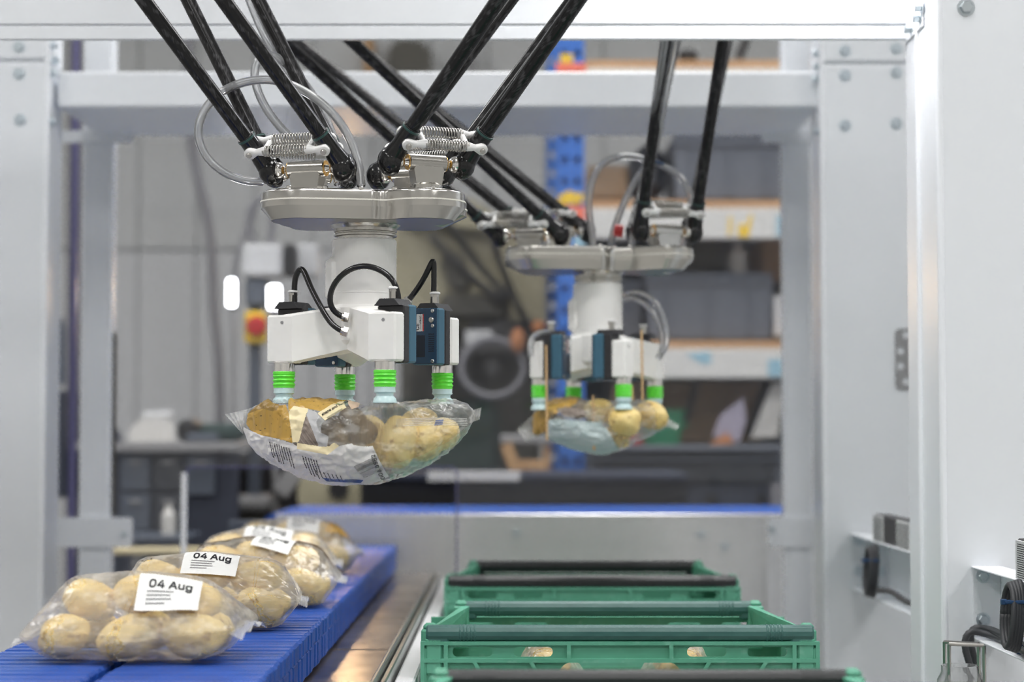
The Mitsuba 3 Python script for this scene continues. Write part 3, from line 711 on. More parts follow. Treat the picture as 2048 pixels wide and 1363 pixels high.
# ------------------------------------------------------------------ suction grippers
def gripper(label, O, theta, a, b, cables, cable_mat, cable_r, strings=()):
    k = thing('suction_gripper', label, 'gripper')
    t = math.radians(theta)
    U, V = np.array([math.cos(t), -math.sin(t), 0]), np.array([math.sin(t), math.cos(t), 0])
    M = np.eye(4)
    M[:3, 0], M[:3, 1], M[:3, 3] = U, V, O

    def put(m):
        m = m.copy()
        m.apply_transform(M)
        return m
    hw = 0.024
    body = [lathe([(0.046, 0.186), (0.0485, 0.188), (0.0485, 0.286), (0.0465, 0.2885)], 64), lathe([(0.0488, 0.205), (0.0494, 0.2055), (0.0494, 0.2075), (0.0488, 0.208)], 64)]
    hub = lathe([(0.052, 0.128), (0.056, 0.134), (0.056, 0.183), (0.052, 0.188)], 40)
    body.append(hub)
    for su in (-1, 1):
        for sv in (-1, 1):
            cu, cv = su * a, sv * b
            body.append(span((cu - hw, cv - sv * 0.016, 0.0998), (cu + hw, cv + sv * 0.012, 0.1716), 0.003))
            inner = [(cu - su * (hw - 0.002), cv + sv * q, z) for q in (-0.015, 0.011) for z in (0.1015, 0.1700)] + [(cu + su * 0.006, cv + sv * q, z) for q in (-0.015, 0.011) for z in (0.1015, 0.1705)]
            body.append(hull(np.vstack([np.array(inner), lathe([(0.040, 0.129), (0.040, 0.187)], 30).vertices])))
    body = [put(m) for m in body]
    bump = span(O + (-0.058, -0.025, 0.19), O + (-0.03, 0.03, 0.262), 0.01)
    part(k, 'body', cat(body + [bump]), 'm_print_white', 25)
    i = 0
    for su in (-1, 1):
        for sv in (-1, 1):
            cu, cv = su * a, sv * b
            mod = part(k, 'vacuum_module', put(span((cu - hw + .001, cv - sv * 0.032, 0.0985), (cu + hw - .001, cv - sv * 0.0163, 0.183), 0.002)), 'm_module_black', False)
            def sub(nm, m, mt, sm=30, lab=None):
                part(mod, nm, put(m), mt, sm, lab)
            y0, y1 = sorted((cv - sv * 0.0321, cv - sv * 0.0545))
            sub('side_case', span((cu - hw + 0.0015, y0, 0.0985), (cu + hw - 0.0015, y1, 0.184), 0.0025), 'm_module_rib', False)
            f = cv - sv * 0.0546
            sub('front_case', span((cu - hw + 0.003, f, 0.1), (cu + hw - 0.003, f - sv * 0.002, 0.1835), 0.001), 'm_module_blue', False)
            sub('top_cap', hull([(cu + x, cv + q, z) for x, z in ((-hw + .003, 0.182), (hw - .003, 0.182), (-hw + 0.012, 0.192), (hw - 0.012, 0.192)) for q in ((-sv) * 0.048, (-sv) * 0.004)]), 'm_module_black', False)
            for z in np.arange(0.118, 0.146, 0.0032):
                sub('vent_slot', span((cu + 0.007, f - sv * 0.0018, z), (cu + 0.017, f - sv * 0.0024, z + 0.0017)), 'm_vent', False)
            sub('window', span((cu - 0.016, f - sv * 0.0018, 0.11), (cu + 0.001, f - sv * 0.0023, 0.143)), 'm_vent', False)
            for z in (0.104, 0.157, 0.1795):
                sub('screw', lathe([(0.0027, 0), (0.0027, 0.0018), (0.0018, 0.0024)], 14, (cu + 0.0145, f - sv * 0.0018, z), (0, -sv, 0)), 'm_chrome')
            sub('valve_screw', lathe([(0.0042, 0), (0.0042, 0.0022), (0.003, 0.003)], 16, (cu + 0.0125, f - sv * 0.0018, 0.166), (0, -sv, 0)), 'm_steel')
            lab = sub('type_label', span((cu - 0.020, f - sv * 0.0019, 0.149), (cu - 0.001, f - sv * 0.0024, 0.175), 0), 'm_tag_silver', False, 'silver type label reading CE')
            sub('label_edge', span((cu - 0.0028, f - sv * 0.0021, 0.149), (cu - 0.001, f - sv * 0.0026, 0.175)), 'm_red', False)
            for tx, hgt, du in (('CE', 0.0058, -0.009), ('VTM80-8', 0.0026, -0.0052)):
                m = meshkit.text_mesh(tx, hgt, 0.0003, True)      # the label's lines run upwards
                v = m.vertices.copy()
                m.vertices = np.stack([cu + sv * (0.0105 - 0.0105) + du - v[:, 1] * 1.0, np.full(len(v), f) - sv * (0.0024 + v[:, 2]), (0.1505 if tx == 'CE' else 0.1600) + v[:, 0]], 1)
                sub('lettering', m, 'm_ink', False)
            for x_, L_ in ((-0.0185, .018), (-0.0172, .012), (-0.0062, .014)):
                sub('print_line', span((cu + x_, f - sv * 0.0023, 0.152), (cu + x_ + 0.0006, f - sv * 0.0026, 0.152 + L_)), 'm_ink', False)
            sub('fitting', cat(lathe([(0.0062, 0.190), (0.0062, 0.206)], 6, (cu, cv - sv * 0.024, 0)), lathe([(0.0068, 0.203), (0.0068, 0.2065), (0.0055, 0.207)], 20, (cu, cv - sv * 0.024, 0))), 'm_steel')
            sub('fitting_collar', lathe([(0.0078, 0.207), (0.0082, 0.2075), (0.0082, 0.2095), (0.0062, 0.2105)], 24, (cu, cv - sv * 0.024, 0)), 'm_plastic_white')
            cup = part(k, 'suction_cup', put(lathe([(0.0145, 0.088), (0.0166, 0.0870), (0.0166, 0.0835), (0.0155, 0.0825), (0.0170, 0.0802), (0.0155, 0.0780), (0.0150, 0.0768), (0.0172, 0.0742), (0.0150, 0.0715), (0.0150, 0.0708), (0.0170, 0.0682), (0.0155, 0.0655), (0.0158, 0.0632)][::-1], 36, (cu, cv, 0))), 'm_green_cup', 40, 'green bellows cup')
            part(cup, 'ferrule', put(lathe([(0.0150, 0.0865), (0.0155, 0.087), (0.0155, 0.0995), (0.0150, 0.0998)], 32, (cu, cv, 0))), 'm_chrome', 40)
            part(cup, 'lip', put(lathe([(0.0150, 0.0634), (0.0152, 0.058), (0.0158, 0.0555), (0.0125, 0.053), (0.0125, 0.0500), (0.0160, 0.0465), (0.0178, 0.0400), (0.0165, 0.0392)][::-1], 36, (cu, cv, 0))), 'm_lip', 40, 'pale blue silicone lip')
            part(k, 'pin_hole', put(lathe([(0.0026, 0), (0.0026, 0.0006)], 14, (cu + 0.004, cv + sv * 0.0121, 0.160), (0, sv, 0))), 'm_grey')
            i += 1
    for pts in cables:
        m = spline([P(*q) for q in pts], 50)
        if cable_mat == 'm_hose':
            part(k, 'air_hose', hose_mesh(m, cable_r, 12), 'm_hose', True, 'clear plastic air hose')
        else:
            part(k, 'air_hose', tube(m, cable_r, 14), cable_mat, True, 'black air hose')
            e = m[-1]
            part(k, 'hose_fitting', cat(lathe([(0.0078, -0.001), (0.0078, 0.006)], 6, e, unit(m[-2] - m[-1])), lathe([(0.0062, 0.006), (0.0062, 0.009)], 18, e, unit(m[-2] - m[-1]))), 'm_steel')
    for px, y0, y1 in strings:
        part(k, 'string', tube([P(px, y0, O[1] - 0.09), P(px + 1, (y0 + y1) / 2, O[1] - 0.09), P(px + 2, y1, O[1] - 0.09)], 0.002, 8), 'm_string', True, 'thin tan cord')
    return k


G1 = np.array([P(728, 860, 3.0)[0], 3.0, ZC])
gripper('white suction gripper of the nearer robot, holding a bag with four green cups', G1, 26.6, 0.087, 0.087, [
    [(588, 612, 2.98), (589, 592, 2.98), (592, 552, 2.98), (602, 538, 2.975), (618, 566, 2.96), (640, 610, 2.94), (662, 645, 2.925), (694, 664, 2.92)],
    [(797, 606, 2.904), (796, 590, 2.904), (786, 562, 2.904), (760, 540, 2.91), (726, 532, 2.915), (690, 545, 2.92), (664, 578, 2.925), (662, 610, 2.93), (676, 628, 2.935), (696, 635, 2.937)],
    [(866, 612, 3.018), (867, 590, 3.018), (868, 540, 3.018), (866, 522, 3.018), (856, 540, 3.02), (836, 575, 3.03), (812, 606, 3.04)]], 'm_black', 0.0043)
G2 = np.array([P(1196, 860, 3.9)[0], 3.9, ZC])
gripper('white suction gripper of the farther robot, holding a bag on the right', G2, 114, 0.087, 0.087, [
    [(1246, 592, 3.9), (1275, 585, 3.88), (1308, 602, 3.86), (1328, 640, 3.85), (1332, 690, 3.83), (1320, 705, 3.82)],
    [(1246, 600, 3.9), (1275, 600, 3.89), (1305, 625, 3.87), (1322, 660, 3.86), (1324, 700, 3.84), (1316, 715, 3.83)],
    [(1108, 668, 3.84), (1088, 664, 3.83), (1066, 674, 3.82), (1060, 700, 3.81), (1062, 712, 3.81)]], 'm_hose', 0.0058, ((1092, 690, 880), (1186, 790, 900), (1264, 770, 800), (1283, 660, 800)))


# ------------------------------------------------------------------ potatoes and bags
POTATO = []
for i in range(6):
    m = trimesh.creation.icosphere(subdivisions=4)
    v = m.vertices
    r = 1 + 0.16 * (meshkit.fbm(v * 1.1 + i * 7.3, 2, i) - 0.5) * 2 + 0.03 * (meshkit.fbm(v * 4 + i, 2, i + 9) - 0.5) * 2
    m.vertices = v * r[:, None]
    POTATO.append(m)


def potato_mesh(c, s, angs, i):
    m = POTATO[i % 6].copy()
    m.apply_scale(np.asarray(s, float))
    m.apply_transform(trimesh.transformations.euler_matrix(*angs))
    m.apply_translation(c)
    return m


def potatoes(spec, label, group, brown=()):
    """spec: (centre, half sizes, angles). Each potato is a thing of its own."""
    out = []
    for i, (c, s, a) in enumerate(spec):
        m = potato_mesh(c, s, a, i)
        out.append(m)
        whole('potato', label[i] if isinstance(label, list) else label, 'potato', m, 'm_skin_brown' if i in brown else 'm_skin', True, group)
    return out


def refine(m, L):
    v, f = trimesh.remesh.subdivide_to_size(m.vertices, m.faces, L, max_iter=12)
    m = trimesh.Trimesh(v, f, process=True)
    m.merge_vertices()
    return m


def wrinkle(m, amp, seed, scale=1.0, keep_low=None):
    v, n = m.vertices.copy(), m.vertex_normals
    q = v * 42 * scale + seed * 3.1
    a = np.abs(meshkit.fbm(q, 3, seed) - 0.5) * 2                      # ridged creases
    b = meshkit.fbm(v * 120 * scale, 2, seed + 3) - 0.5
    d = amp * ((0.55 - a) * 1.5 + 0.35 * b)
    if keep_low is not None:
        d = np.where(v[:, 2] < keep_low + 0.004, np.minimum(d, 0), d)
    m.vertices = v + n * d[:, None]
    return m


def ray_down(m, xy):
    o = np.c_[xy, np.full(len(xy), 9.0)]
    loc, ray, _ = m.ray.intersects_location(o, np.tile([0, 0, -1.0], (len(o), 1)), multiple_hits=False)
    z = np.full(len(o), np.nan)
    z[ray] = loc[:, 2]
    return np.where(np.isnan(z), np.nanmean(z), z)


def grid_sheet(nu, nv, fn, thick=0.0):
    u, v = np.meshgrid(np.linspace(0, 1, nu), np.linspace(0, 1, nv), indexing='ij')
    p = fn(u.ravel(), v.ravel())
    i = np.arange(nu * nv).reshape(nu, nv)
    a, b, c, d = i[:-1, :-1].ravel(), i[1:, :-1].ravel(), i[1:, 1:].ravel(), i[:-1, 1:].ravel()
    f = np.vstack([np.stack([a, b, c], 1), np.stack([a, c, d], 1)])
    return trimesh.Trimesh(p, f, process=False)


def conveyor_bag(cx, cy, yaw, seed, label, plabel, pgroup, sticker, W=0.268, D=0.20, H=0.112, printed=None, brown=()):
    r = np.random.default_rng(seed)
    key = thing('potato_bag', label, 'bag', 'bags of potatoes on the slat conveyor')
    z0 = ZS + 0.0035
    spec = []
    nx = 3
    for row, (yy, zz) in enumerate(((-0.30, 0.0), (0.30, 0.0), (0.0, 1.0))):
        n = nx
        for i in range(n):
            s = np.array([r.uniform(0.037, 0.047), r.uniform(0.028, 0.033), r.uniform(0.026, 0.030)])
            x = ((i + 0.5) / n - 0.5) * W * (0.95 if row < 2 else 0.80) + r.uniform(-.006, .006)
            taper = 1 - 0.25 * abs(2 * x / W) ** 2
            z = s[2] * 1.05 if not zz else H * taper - s[2] * 1.08
            spec.append([np.array([x, yy * D * taper + r.uniform(-.006, .006), z]), s, (r.uniform(-.3, .3), r.uniform(-.35, .35), r.uniform(-.9, .9))])
    ca, sa = math.cos(math.radians(yaw)), math.sin(math.radians(yaw))
    Rz = np.array([[ca, -sa, 0], [sa, ca, 0], [0, 0, 1]])
    loc = [potato_mesh(c, s, a, i) for i, (c, s, a) in enumerate(spec)]
    low = min(m.vertices[:, 2].min() for m in loc)
    for i, m in enumerate(loc):
        m.vertices[:, 2] += 0.0025 - m.vertices[:, 2].min() if spec[i][0][2] < H * 0.45 else 0
    pts = np.vstack([m.vertices for m in loc])
    pts = pts + (pts - pts.mean(0)) / np.linalg.norm(pts - pts.mean(0), axis=1, keepdims=True) * 0.004
    pts[:, 2] = np.maximum(pts[:, 2], 0.0005)
    fin = [(sx * W * 0.535, y, H * 0.34 + 0.006 * sx) for sx in (-1, 1) for y in np.linspace(-0.42, 0.42, 7) * D]
    film = refine(hull(np.vstack([pts, fin])), 0.006)
    lap = trimesh.smoothing.laplacian_calculation(film)
    trimesh.smoothing.filter_laplacian(film, 0.5, 4, laplacian_operator=lap)
    film = wrinkle(film, 0.0022, seed, 1.0, 0.002)
    film.vertices[:, 2] = np.maximum(film.vertices[:, 2], 0.0003)

    def out(m):
        m = m.copy()
        m.vertices = m.vertices @ Rz.T + np.array([cx, cy, z0])
        return m
    for i, m in enumerate(loc):
        if abs(yaw) > 45:
            where = ('front', 'middle', 'rear')[i % 3] + (' of the right row', ' of the left row', ' of the top layer')[i // 3]
        else:
            where = ('left', 'middle', 'right')[i % 3] + (' of the front row', ' of the back row', ' of the top layer')[i // 3]
        lab = plabel.replace('yellow potato', f'yellow potato, {where},')
        whole('potato', lab, 'potato', out(m), 'm_skin_brown' if i in brown else 'm_skin', True, pgroup)
    part(key, 'film', out(film), 'm_film', True, 'clear wrinkled plastic film')
    for sx in (-1, 1):                                                  # crimped seal strips at both ends
        def fin_fn(u, v, sx=sx):
            x = sx * (W * 0.52 + 0.017 * u)
            y = (v - 0.5) * 0.86 * D
            z = H * 0.34 + 0.006 * sx + 0.0035 * np.sin(v * 19 + seed) * u + 0.0010 * np.sin(u * 34) - 0.006 * u + 0.004 * np.sin(v * 6 + seed)
            return np.stack([x, y, z], 1)
        part(key, 'seal_strip', out(grid_sheet(24, 50, fin_fn)), 'm_fin', True, 'crimped end seal')
    if printed:
        x0, x1, y0, y1, pmat, plab = printed
        sheet = grid_sheet(34, 34, lambda u, v: np.stack([x0 + (x1 - x0) * u + 0.012 * np.sin(v * 5), y0 + (y1 - y0) * v, u * 0], 1))
        sheet.vertices[:, 2] = ray_down(film, sheet.vertices[:, :2]) + 0.0012
        part(key, 'printed_panel', out(sheet), pmat, True, plab)
    # date sticker on top: it lies over the folds of the film
    from scipy.ndimage import maximum_filter, gaussian_filter
    from scipy.interpolate import RegularGridInterpolator
    sxc, syc, sw, sh, srot = sticker
    cr, sr = math.cos(math.radians(srot)), math.sin(math.radians(srot))
    gx, gy = np.linspace(sxc - 0.075, sxc + 0.075, 61), np.linspace(syc - 0.055, syc + 0.055, 45)
    gX, gY = np.meshgrid(gx, gy, indexing='ij')
    gz = ray_down(film, np.c_[gX.ravel(), gY.ravel()]).reshape(gX.shape)
    gz = np.maximum(gaussian_filter(maximum_filter(gz, 5), 3.0), gz)
    gz = gaussian_filter(maximum_filter(gz, 3), 1.2)
    hgt = RegularGridInterpolator((gx, gy), gz, bounds_error=False, fill_value=None)

    def on_top(x, y, lift):
        X, Y = sxc + x * cr - y * sr, syc + x * sr + y * cr
        return np.stack([X, Y, hgt(np.stack([X, Y], 1)) + lift], 1)
    st = part(key, 'sticker', out(grid_sheet(40, 26, lambda u, v: on_top((u - .5) * sw, (v - .5) * sh, 0.0010))), 'm_sticker', True, 'white date sticker reading 04 Aug')
    tm = meshkit.text_mesh('04 Aug', sw * 0.150, 0.0003, True)
    tm = trimesh.Trimesh(*trimesh.remesh.subdivide_to_size(tm.vertices, tm.faces, 0.004), process=False)
    v = tm.vertices
    tm.vertices = on_top(v[:, 0] - sw * 0.34, v[:, 1] + sh * 0.07, 0.0016) + np.c_[np.zeros((len(v), 2)), v[:, 2]]
    part(st, 'lettering', out(tm), 'm_ink', False)
    for j in range(4):
        w = sw * (0.42, 0.38, 0.40, 0.3)[j]
        part(st, 'print_line', out(grid_sheet(20, 2, lambda u, v: on_top(-sw * 0.34 + u * w, -sh * 0.04 - sh * 0.09 * j + v * sh * 0.035, 0.0016))), 'm_grey', False)
    return key


mat('m_brown_print', (0.16, 0.11, 0.06), 0.3)
mat('m_mustard', (0.56, 0.33, 0.06), 0.32)
ON = (('nearest the camera', 'in the conveyor bag nearest the camera', -0.505, 2.72, -4, (0.050, -0.052, 0.084, 0.060, 6), None),
      ('second from the camera', 'in the second conveyor bag from the camera', -0.478, 3.14, 5, (0.005, -0.036, 0.086, 0.050, -6), None),
      ('third from the camera', 'in the third conveyor bag from the camera', -0.452, 3.54, 2, (0.030, -0.020, 0.07, 0.05, -14), (-0.115, 0.125, -0.002, 0.030, 'm_brown_print', 'brown printed strip of the bag')),
      ('fourth from the camera', 'in the fourth conveyor bag from the camera', -0.492, 3.94, 4, (0.012, -0.040, 0.092, 0.058, -8), None),
      ('last in the row', 'in the last conveyor bag of the row', -0.480, 4.34, 6, (0.025, -0.03, 0.07, 0.05, -5), (0.070, 0.122, -0.045, 0.05, 'm_mustard', 'mustard printed corner of the bag')))
for i, (w, g, x, y, yaw, st, pr) in enumerate(ON):
    conveyor_bag(x, y, yaw, 11 + i, f'clear 04 Aug bag of potatoes on the blue slats, {w}', f'yellow potato {g}', f'potatoes {g}', st, printed=pr)

mat('m_mustard_print', mikit.proc(lambda p, n, uv: tmix(tmix((0.40, 0.235, 0.045), (0.52, 0.33, 0.085), tfbm(p.x * 25, p.y * 25, p.z * 25)), (0.10, 0.06, 0.02), tstep(0.85, 0.9, tnoise(p.x * 420, p.y * 100, p.z * 420)))), 0.3)
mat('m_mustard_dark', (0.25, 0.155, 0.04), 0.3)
mat('m_cream', (0.76, 0.66, 0.42), 0.35)
mat('m_bag_white', mikit.proc(lambda p, n, uv: tmix((0.62, 0.61, 0.60), (0.76, 0.75, 0.74), tfbm(p.x * 18, p.y * 18, p.z * 18))), 0.33)
mat('m_bag_teal', mikit.proc(lambda p, n, uv: tmix((0.42, 0.55, 0.57), (0.64, 0.70, 0.71), tfbm(p.x * 30, p.y * 30, p.z * 50))), 0.33)
mat('m_arc_grey', (0.42, 0.42, 0.43), 0.35)
mat('m_print_stripe', mikit.proc(lambda p, n, uv: tmix((0.13, 0.10, 0.08), (0.30, 0.25, 0.22), tnoise((p.x * 0.8 + p.z * 0.6) * 900, p.y * 60, p.z * 30))), 0.35)
mat('m_pinkish', (0.66, 0.50, 0.38), 0.35)
mat('m_print_blue', (0.05, 0.09, 0.24), 0.35)


scene['m_film_teal'] = {'type': 'blendbsdf', 'weight': film_weight(0.25, 0.5), 'a': {'type': 'thindielectric', 'int_ior': 1.5}, 'b': {'type': 'twosided', 'd': {'type': 'principled', 'base_color': rgb(0.45, 0.68, 0.58), 'roughness': 0.18, 'specular': 0.7}}}


def held_bag(label, Y, top, bot, depth, cups, prints, fins, seed, low=0.10, hi=0.3):
    key = thing('potato_bag', label, 'bag', 'bags held by the grippers')
    x0, x1 = top[0][0], top[-1][0]
    nS, nA = 300, 240
    px = np.linspace(x0, x1, nS)
    ft, fb, fd = (PchipInterpolator(*zip(*q)) for q in (top, bot, depth))
    zt = np.array([P(x, y, Y)[2] for x, y in zip(px, ft(px))])
    zb = np.array([P(x, y, Y)[2] for x, y in zip(px, fb(px))])
    X = np.array([P(x, 850, Y)[0] for x in px])
    d = fd(px)
    a = np.arange(nA) / nA * 2 * np.pi
    ca, sa = np.cos(a), np.sin(a)
    sg_ = lambda t, e: np.sign(t) * np.abs(t) ** e
    zm = zb + (zt - zb) * 0.50
    yy = -np.outer(d, sg_(ca, 0.80))
    zz = zm[:, None] + np.where(sa > 0, np.outer(zt - zm, sg_(sa, 0.72)), np.outer(zm - zb, sg_(sa, 0.85)))
    V = np.stack([np.repeat(X, nA), Y + yy.ravel(), zz.ravel()], 1)
    up = np.repeat(zm, nA) < V[:, 2]
    creases = np.zeros(len(V))
    for c in cups:                                                       # the film is drawn up into each cup in radial folds
        r = np.hypot(V[:, 0] - c[0], V[:, 1] - c[1])
        w = np.where(up, np.exp(-np.maximum(r - 0.013, 0) ** 2 / (2 * 0.021 ** 2)), 0)
        th = np.arctan2(V[:, 1] - c[1], V[:, 0] - c[0])
        V[:, 2] += w * (c[2] - V[:, 2])
        pull = np.exp(-(r / 0.075) ** 2) * np.minimum(r / 0.02, 1)
        creases += pull * (0.0024 * (np.abs(np.sin(th * 5.5 + seed)) - 0.6) + 0.0012 * np.sin(th * 14 + seed))
    i, j = np.arange(nA), (np.arange(nA) + 1) % nA
    f = np.vstack([np.vstack([np.stack([q * nA + i, (q + 1) * nA + j, q * nA + j], 1), np.stack([q * nA + i, (q + 1) * nA + i, (q + 1) * nA + j], 1)]) for q in range(nS - 1)])
    m = trimesh.Trimesh(V, f, process=False)
    if m.volume < 0:
        f = f[:, ::-1]
        m = trimesh.Trimesh(V, f, process=False)
    edge = np.repeat(np.minimum(1, np.minimum(px - x0, x1 - px) / 18), nA)
    q = V * np.array([34, 34, 48]) + seed
    rid = np.abs(meshkit.fbm(q, 3, seed) - 0.5) * 2
    rid2 = np.abs(meshkit.fbm(V @ np.array([[60, 10, 25], [10, 40, 5], [-22, 5, 90.0]]) + seed, 2, seed + 4) - 0.5) * 2
    disp = (0.0062 * (0.5 - rid) + 0.0036 * (0.5 - rid2)) * edge + creases
    m.vertices = V + m.vertex_normals * disp[:, None]
    C = m.triangles_center
    sc = F / Y
    cpx = CX + C[:, 0] * sc                      # print is laid out on the bag's own face, in its own plane
    cpy = YH - (C[:, 2] - ZC) * sc
    front = C[:, 1] < Y + 0.012
    cls = np.full(len(C), -1)
    for n_, (nm, bs, poly, lab) in enumerate(prints):
        g = sg.Polygon(poly)
        inside = shapely.contains_xy(g, cpx, cpy) & front
        cls[inside] = n_
    mixed = np.zeros((len(m.vertices), 2), int) + (99, -99)
    for c_ in range(3):
        np.minimum.at(mixed[:, 0], m.faces[:, c_], cls)
        np.maximum.at(mixed[:, 1], m.faces[:, c_], cls)
    bv = np.where((mixed[:, 0] != mixed[:, 1]) & (m.vertices[:, 1] < Y + 0.008))[0]
    lines = shapely.union_all([sg.Polygon(q[2]).exterior for q in prints])
    vx, vy = CX + m.vertices[bv, 0] * sc, YH - (m.vertices[bv, 2] - ZC) * sc
    near = shapely.shortest_line(shapely.points(vx, vy), lines)
    nc = shapely.get_coordinates(near).reshape(-1, 2, 2)
    dd = nc[:, 1] - nc[:, 0]
    ok = np.hypot(dd[:, 0], dd[:, 1]) < 3.0
    nv_ = m.vertices.copy()
    nv_[bv[ok], 0] += dd[ok, 0] / sc
    nv_[bv[ok], 2] -= dd[ok, 1] / sc
    m.vertices = nv_
    for n_ in range(-1, len(prints)):
        sub = m.submesh([np.where(cls == n_)[0]], append=True, repair=False) if (cls == n_).any() else None
        if sub is None:
            continue
        if n_ < 0:
            part(key, 'film', trimesh.Trimesh(sub.vertices, sub.faces, process=False), 'm_film_clear', True, 'clear wrinkled plastic film')
        else:
            part(key, prints[n_][0], trimesh.Trimesh(sub.vertices, sub.faces, process=False), prints[n_][1], True, prints[n_][3])
    for (a0, a1), (b0, b1) in fins:
        A0, A1, B0, B1 = (P(*q, Y) for q in (a0, a1, b0, b1))
        def fin_fn(u, v, A0=A0, A1=A1, B0=B0, B1=B1):
            u_, v_ = u[:, None], v[:, None]
            p = (A0 * (1 - v_) + A1 * v_) * (1 - u_) + (B0 * (1 - v_) + B1 * v_) * u_
            p[:, 1] += 0.0012 * np.sin(u * 30) + 0.004 * np.sin(v * 5 + 1) * u
            return p
        part(key, 'seal_strip', grid_sheet(30, 40, fin_fn), 'm_fin', True, 'crimped end seal')
    fv = m.vertices[m.vertices[:, 1] < Y + 0.0]
    from scipy.interpolate import LinearNDInterpolator
    yf = LinearNDInterpolator(fv[:, [0, 2]], fv[:, 1])

    def on_front(x, y, lift):
        """x, y: position on the bag's face in frame units of its own plane."""
        X_, Z_ = (np.asarray(x) - CX) / sc, ZC + (YH - np.asarray(y)) / sc
        g = yf(X_, Z_)
        g = np.where(np.isnan(g), np.nanmedian(g) if np.isfinite(g).any() else Y, g)
        return np.stack([X_, g - lift, Z_], 1)
    return key, on_front


def quad_on(on, corners, lift=0.0012, nu=14, nv=8):
    c = np.asarray(corners, float)

    def fn(u, v):
        u_, v_ = u[:, None], v[:, None]
        p = (c[0] * (1 - u_) + c[1] * u_) * (1 - v_) + (c[3] * (1 - u_) + c[2] * u_) * v_
        return on(p[:, 0], p[:, 1], lift)
    return grid_sheet(nu, nv, fn)


def text_on(on, text, origin, ang, height, lift=0.0012, bold=False):
    tm = meshkit.text_mesh(text, height, 0.01, bold)
    v, f = trimesh.remesh.subdivide_to_size(tm.vertices, tm.faces, height * 0.8)
    c, s = math.cos(math.radians(ang)), math.sin(math.radians(ang))
    p = on(origin[0] + v[:, 0] * c - v[:, 1] * -s * -1, origin[1] - (v[:, 0] * s + v[:, 1] * c), lift)
    p[:, 1] -= v[:, 2] * 0.02
    return trimesh.Trimesh(p, f, process=False)


def cup_points(O, theta, a, b, z=0.0425):
    t = math.radians(theta)
    return [O + su * a * np.array([math.cos(t), -math.sin(t), 0]) + sv * b * np.array([math.sin(t), math.cos(t), 0]) + np.array([0, 0, z]) for su in (-1, 1) for sv in (-1, 1)]


b1, on1 = held_bag('printed bag of potatoes held in the air by the nearer gripper', 3.0,
    [(488, 822), (510, 818), (545, 806), (620, 800), (700, 806), (745, 818), (830, 806), (885, 803), (925, 812), (950, 823)],
    [(488, 860), (510, 893), (560, 928), (610, 950), (680, 965), (730, 965), (800, 950), (860, 922), (900, 893), (930, 862), (950, 838)],
    [(488, 0.003), (505, 0.020), (540, 0.055), (600, 0.090), (700, 0.108), (800, 0.105), (870, 0.085), (920, 0.045), (950, 0.003)],
    cup_points(G1, 26.6, 0.087, 0.087), [
    ('white_panel', 'm_bag_white', [(480, 850), (507, 861), (598, 885), (612, 893), (691, 890), (751, 878), (766, 912), (784, 950), (730, 975), (600, 960), (500, 910)], 'white printed back panel with text'),
    ('mustard_panel', 'm_mustard_print', [(495, 847), (499, 826), (536, 817), (552, 822), (564, 821), (570, 812), (583, 810), (590, 825), (598, 868), (599, 884), (575, 877), (533, 870), (507, 861)], 'mustard printed panel'),
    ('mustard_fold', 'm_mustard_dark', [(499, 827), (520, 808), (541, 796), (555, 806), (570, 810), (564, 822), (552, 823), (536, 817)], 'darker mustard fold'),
    ('mustard_panel', 'm_mustard_print', [(586, 800), (599, 785), (653, 785), (700, 790), (692, 802), (653, 823), (628, 818), (598, 812), (590, 824)], 'mustard printed panel'),
    ('cream_band', 'm_cream', [(598, 812), (628, 818), (612, 882), (599, 884), (590, 825)], 'cream printed triangle'),
    ('stripe_panel', 'm_print_stripe', [(626, 830), (612, 883), (652, 891), (640, 862)], 'dark striped print'),
    ('grey_arc', 'm_arc_grey', [(626, 831), (628, 819), (645, 825), (651, 833), (646, 844), (652, 862), (671, 872), (668, 892), (651, 890), (640, 862)], 'grey printed arc'),
    ('cream_patch', 'm_cream', [(608, 884), (651, 891), (671, 891), (682, 883), (692, 890), (669, 907), (608, 896)], 'cream printed patch'),
    ('tinted_film', 'm_film_teal', [(784, 951), (796, 926), (850, 908), (900, 882), (932, 856), (956, 838), (940, 880), (870, 935), (800, 962)], 'greenish tinted film'),
    ('pink_panel', 'm_pinkish', [(695, 799), (722, 805), (724, 814), (712, 819)], 'pinkish printed corner')],
    [(((494, 818), (488, 862)), ((449, 828), (486, 867))), (((944, 820), (938, 846)), ((963, 814), (960, 838)))], 3)
lb = part(b1, 'cream_label', quad_on(on1, [(647, 827), (687, 799), (702, 816), (663, 841)], 0.0012, 24, 12), 'm_cream', True, 'cream label reading shape and taste')
part(lb, 'lettering', text_on(on1, 'shape and taste', (657, 832), 33, 5.0, 0.0022, True), 'm_ink', False)
part(lb, 'print_line', quad_on(on1, [(666, 835), (694, 817), (695.5, 819), (667.5, 837)], 0.0020), 'm_olive', True)
bars = []
r_ = random.Random(5)
for k in range(19):                                                   # barcode
    t = k / 18
    w = r_.choice((0.006, 0.010, 0.022))
    A, B = np.array([719 + 16 * t, 930 + 23 * t]), np.array([757 + 17 * t, 912 + 24 * t])
    s_ = np.array([16 * w, 23 * w])
    bars.append(quad_on(on1, [A, B, B + s_, A + s_], 0.0011, 10, 2))
part(b1, 'barcode', cat(bars), 'm_ink', True, 'black barcode')
part(b1, 'barcode_digits', text_on(on1, '006 0582', (776, 955), 108, 8, 0.0012), 'm_ink', False, 'barcode digits 006 0582')
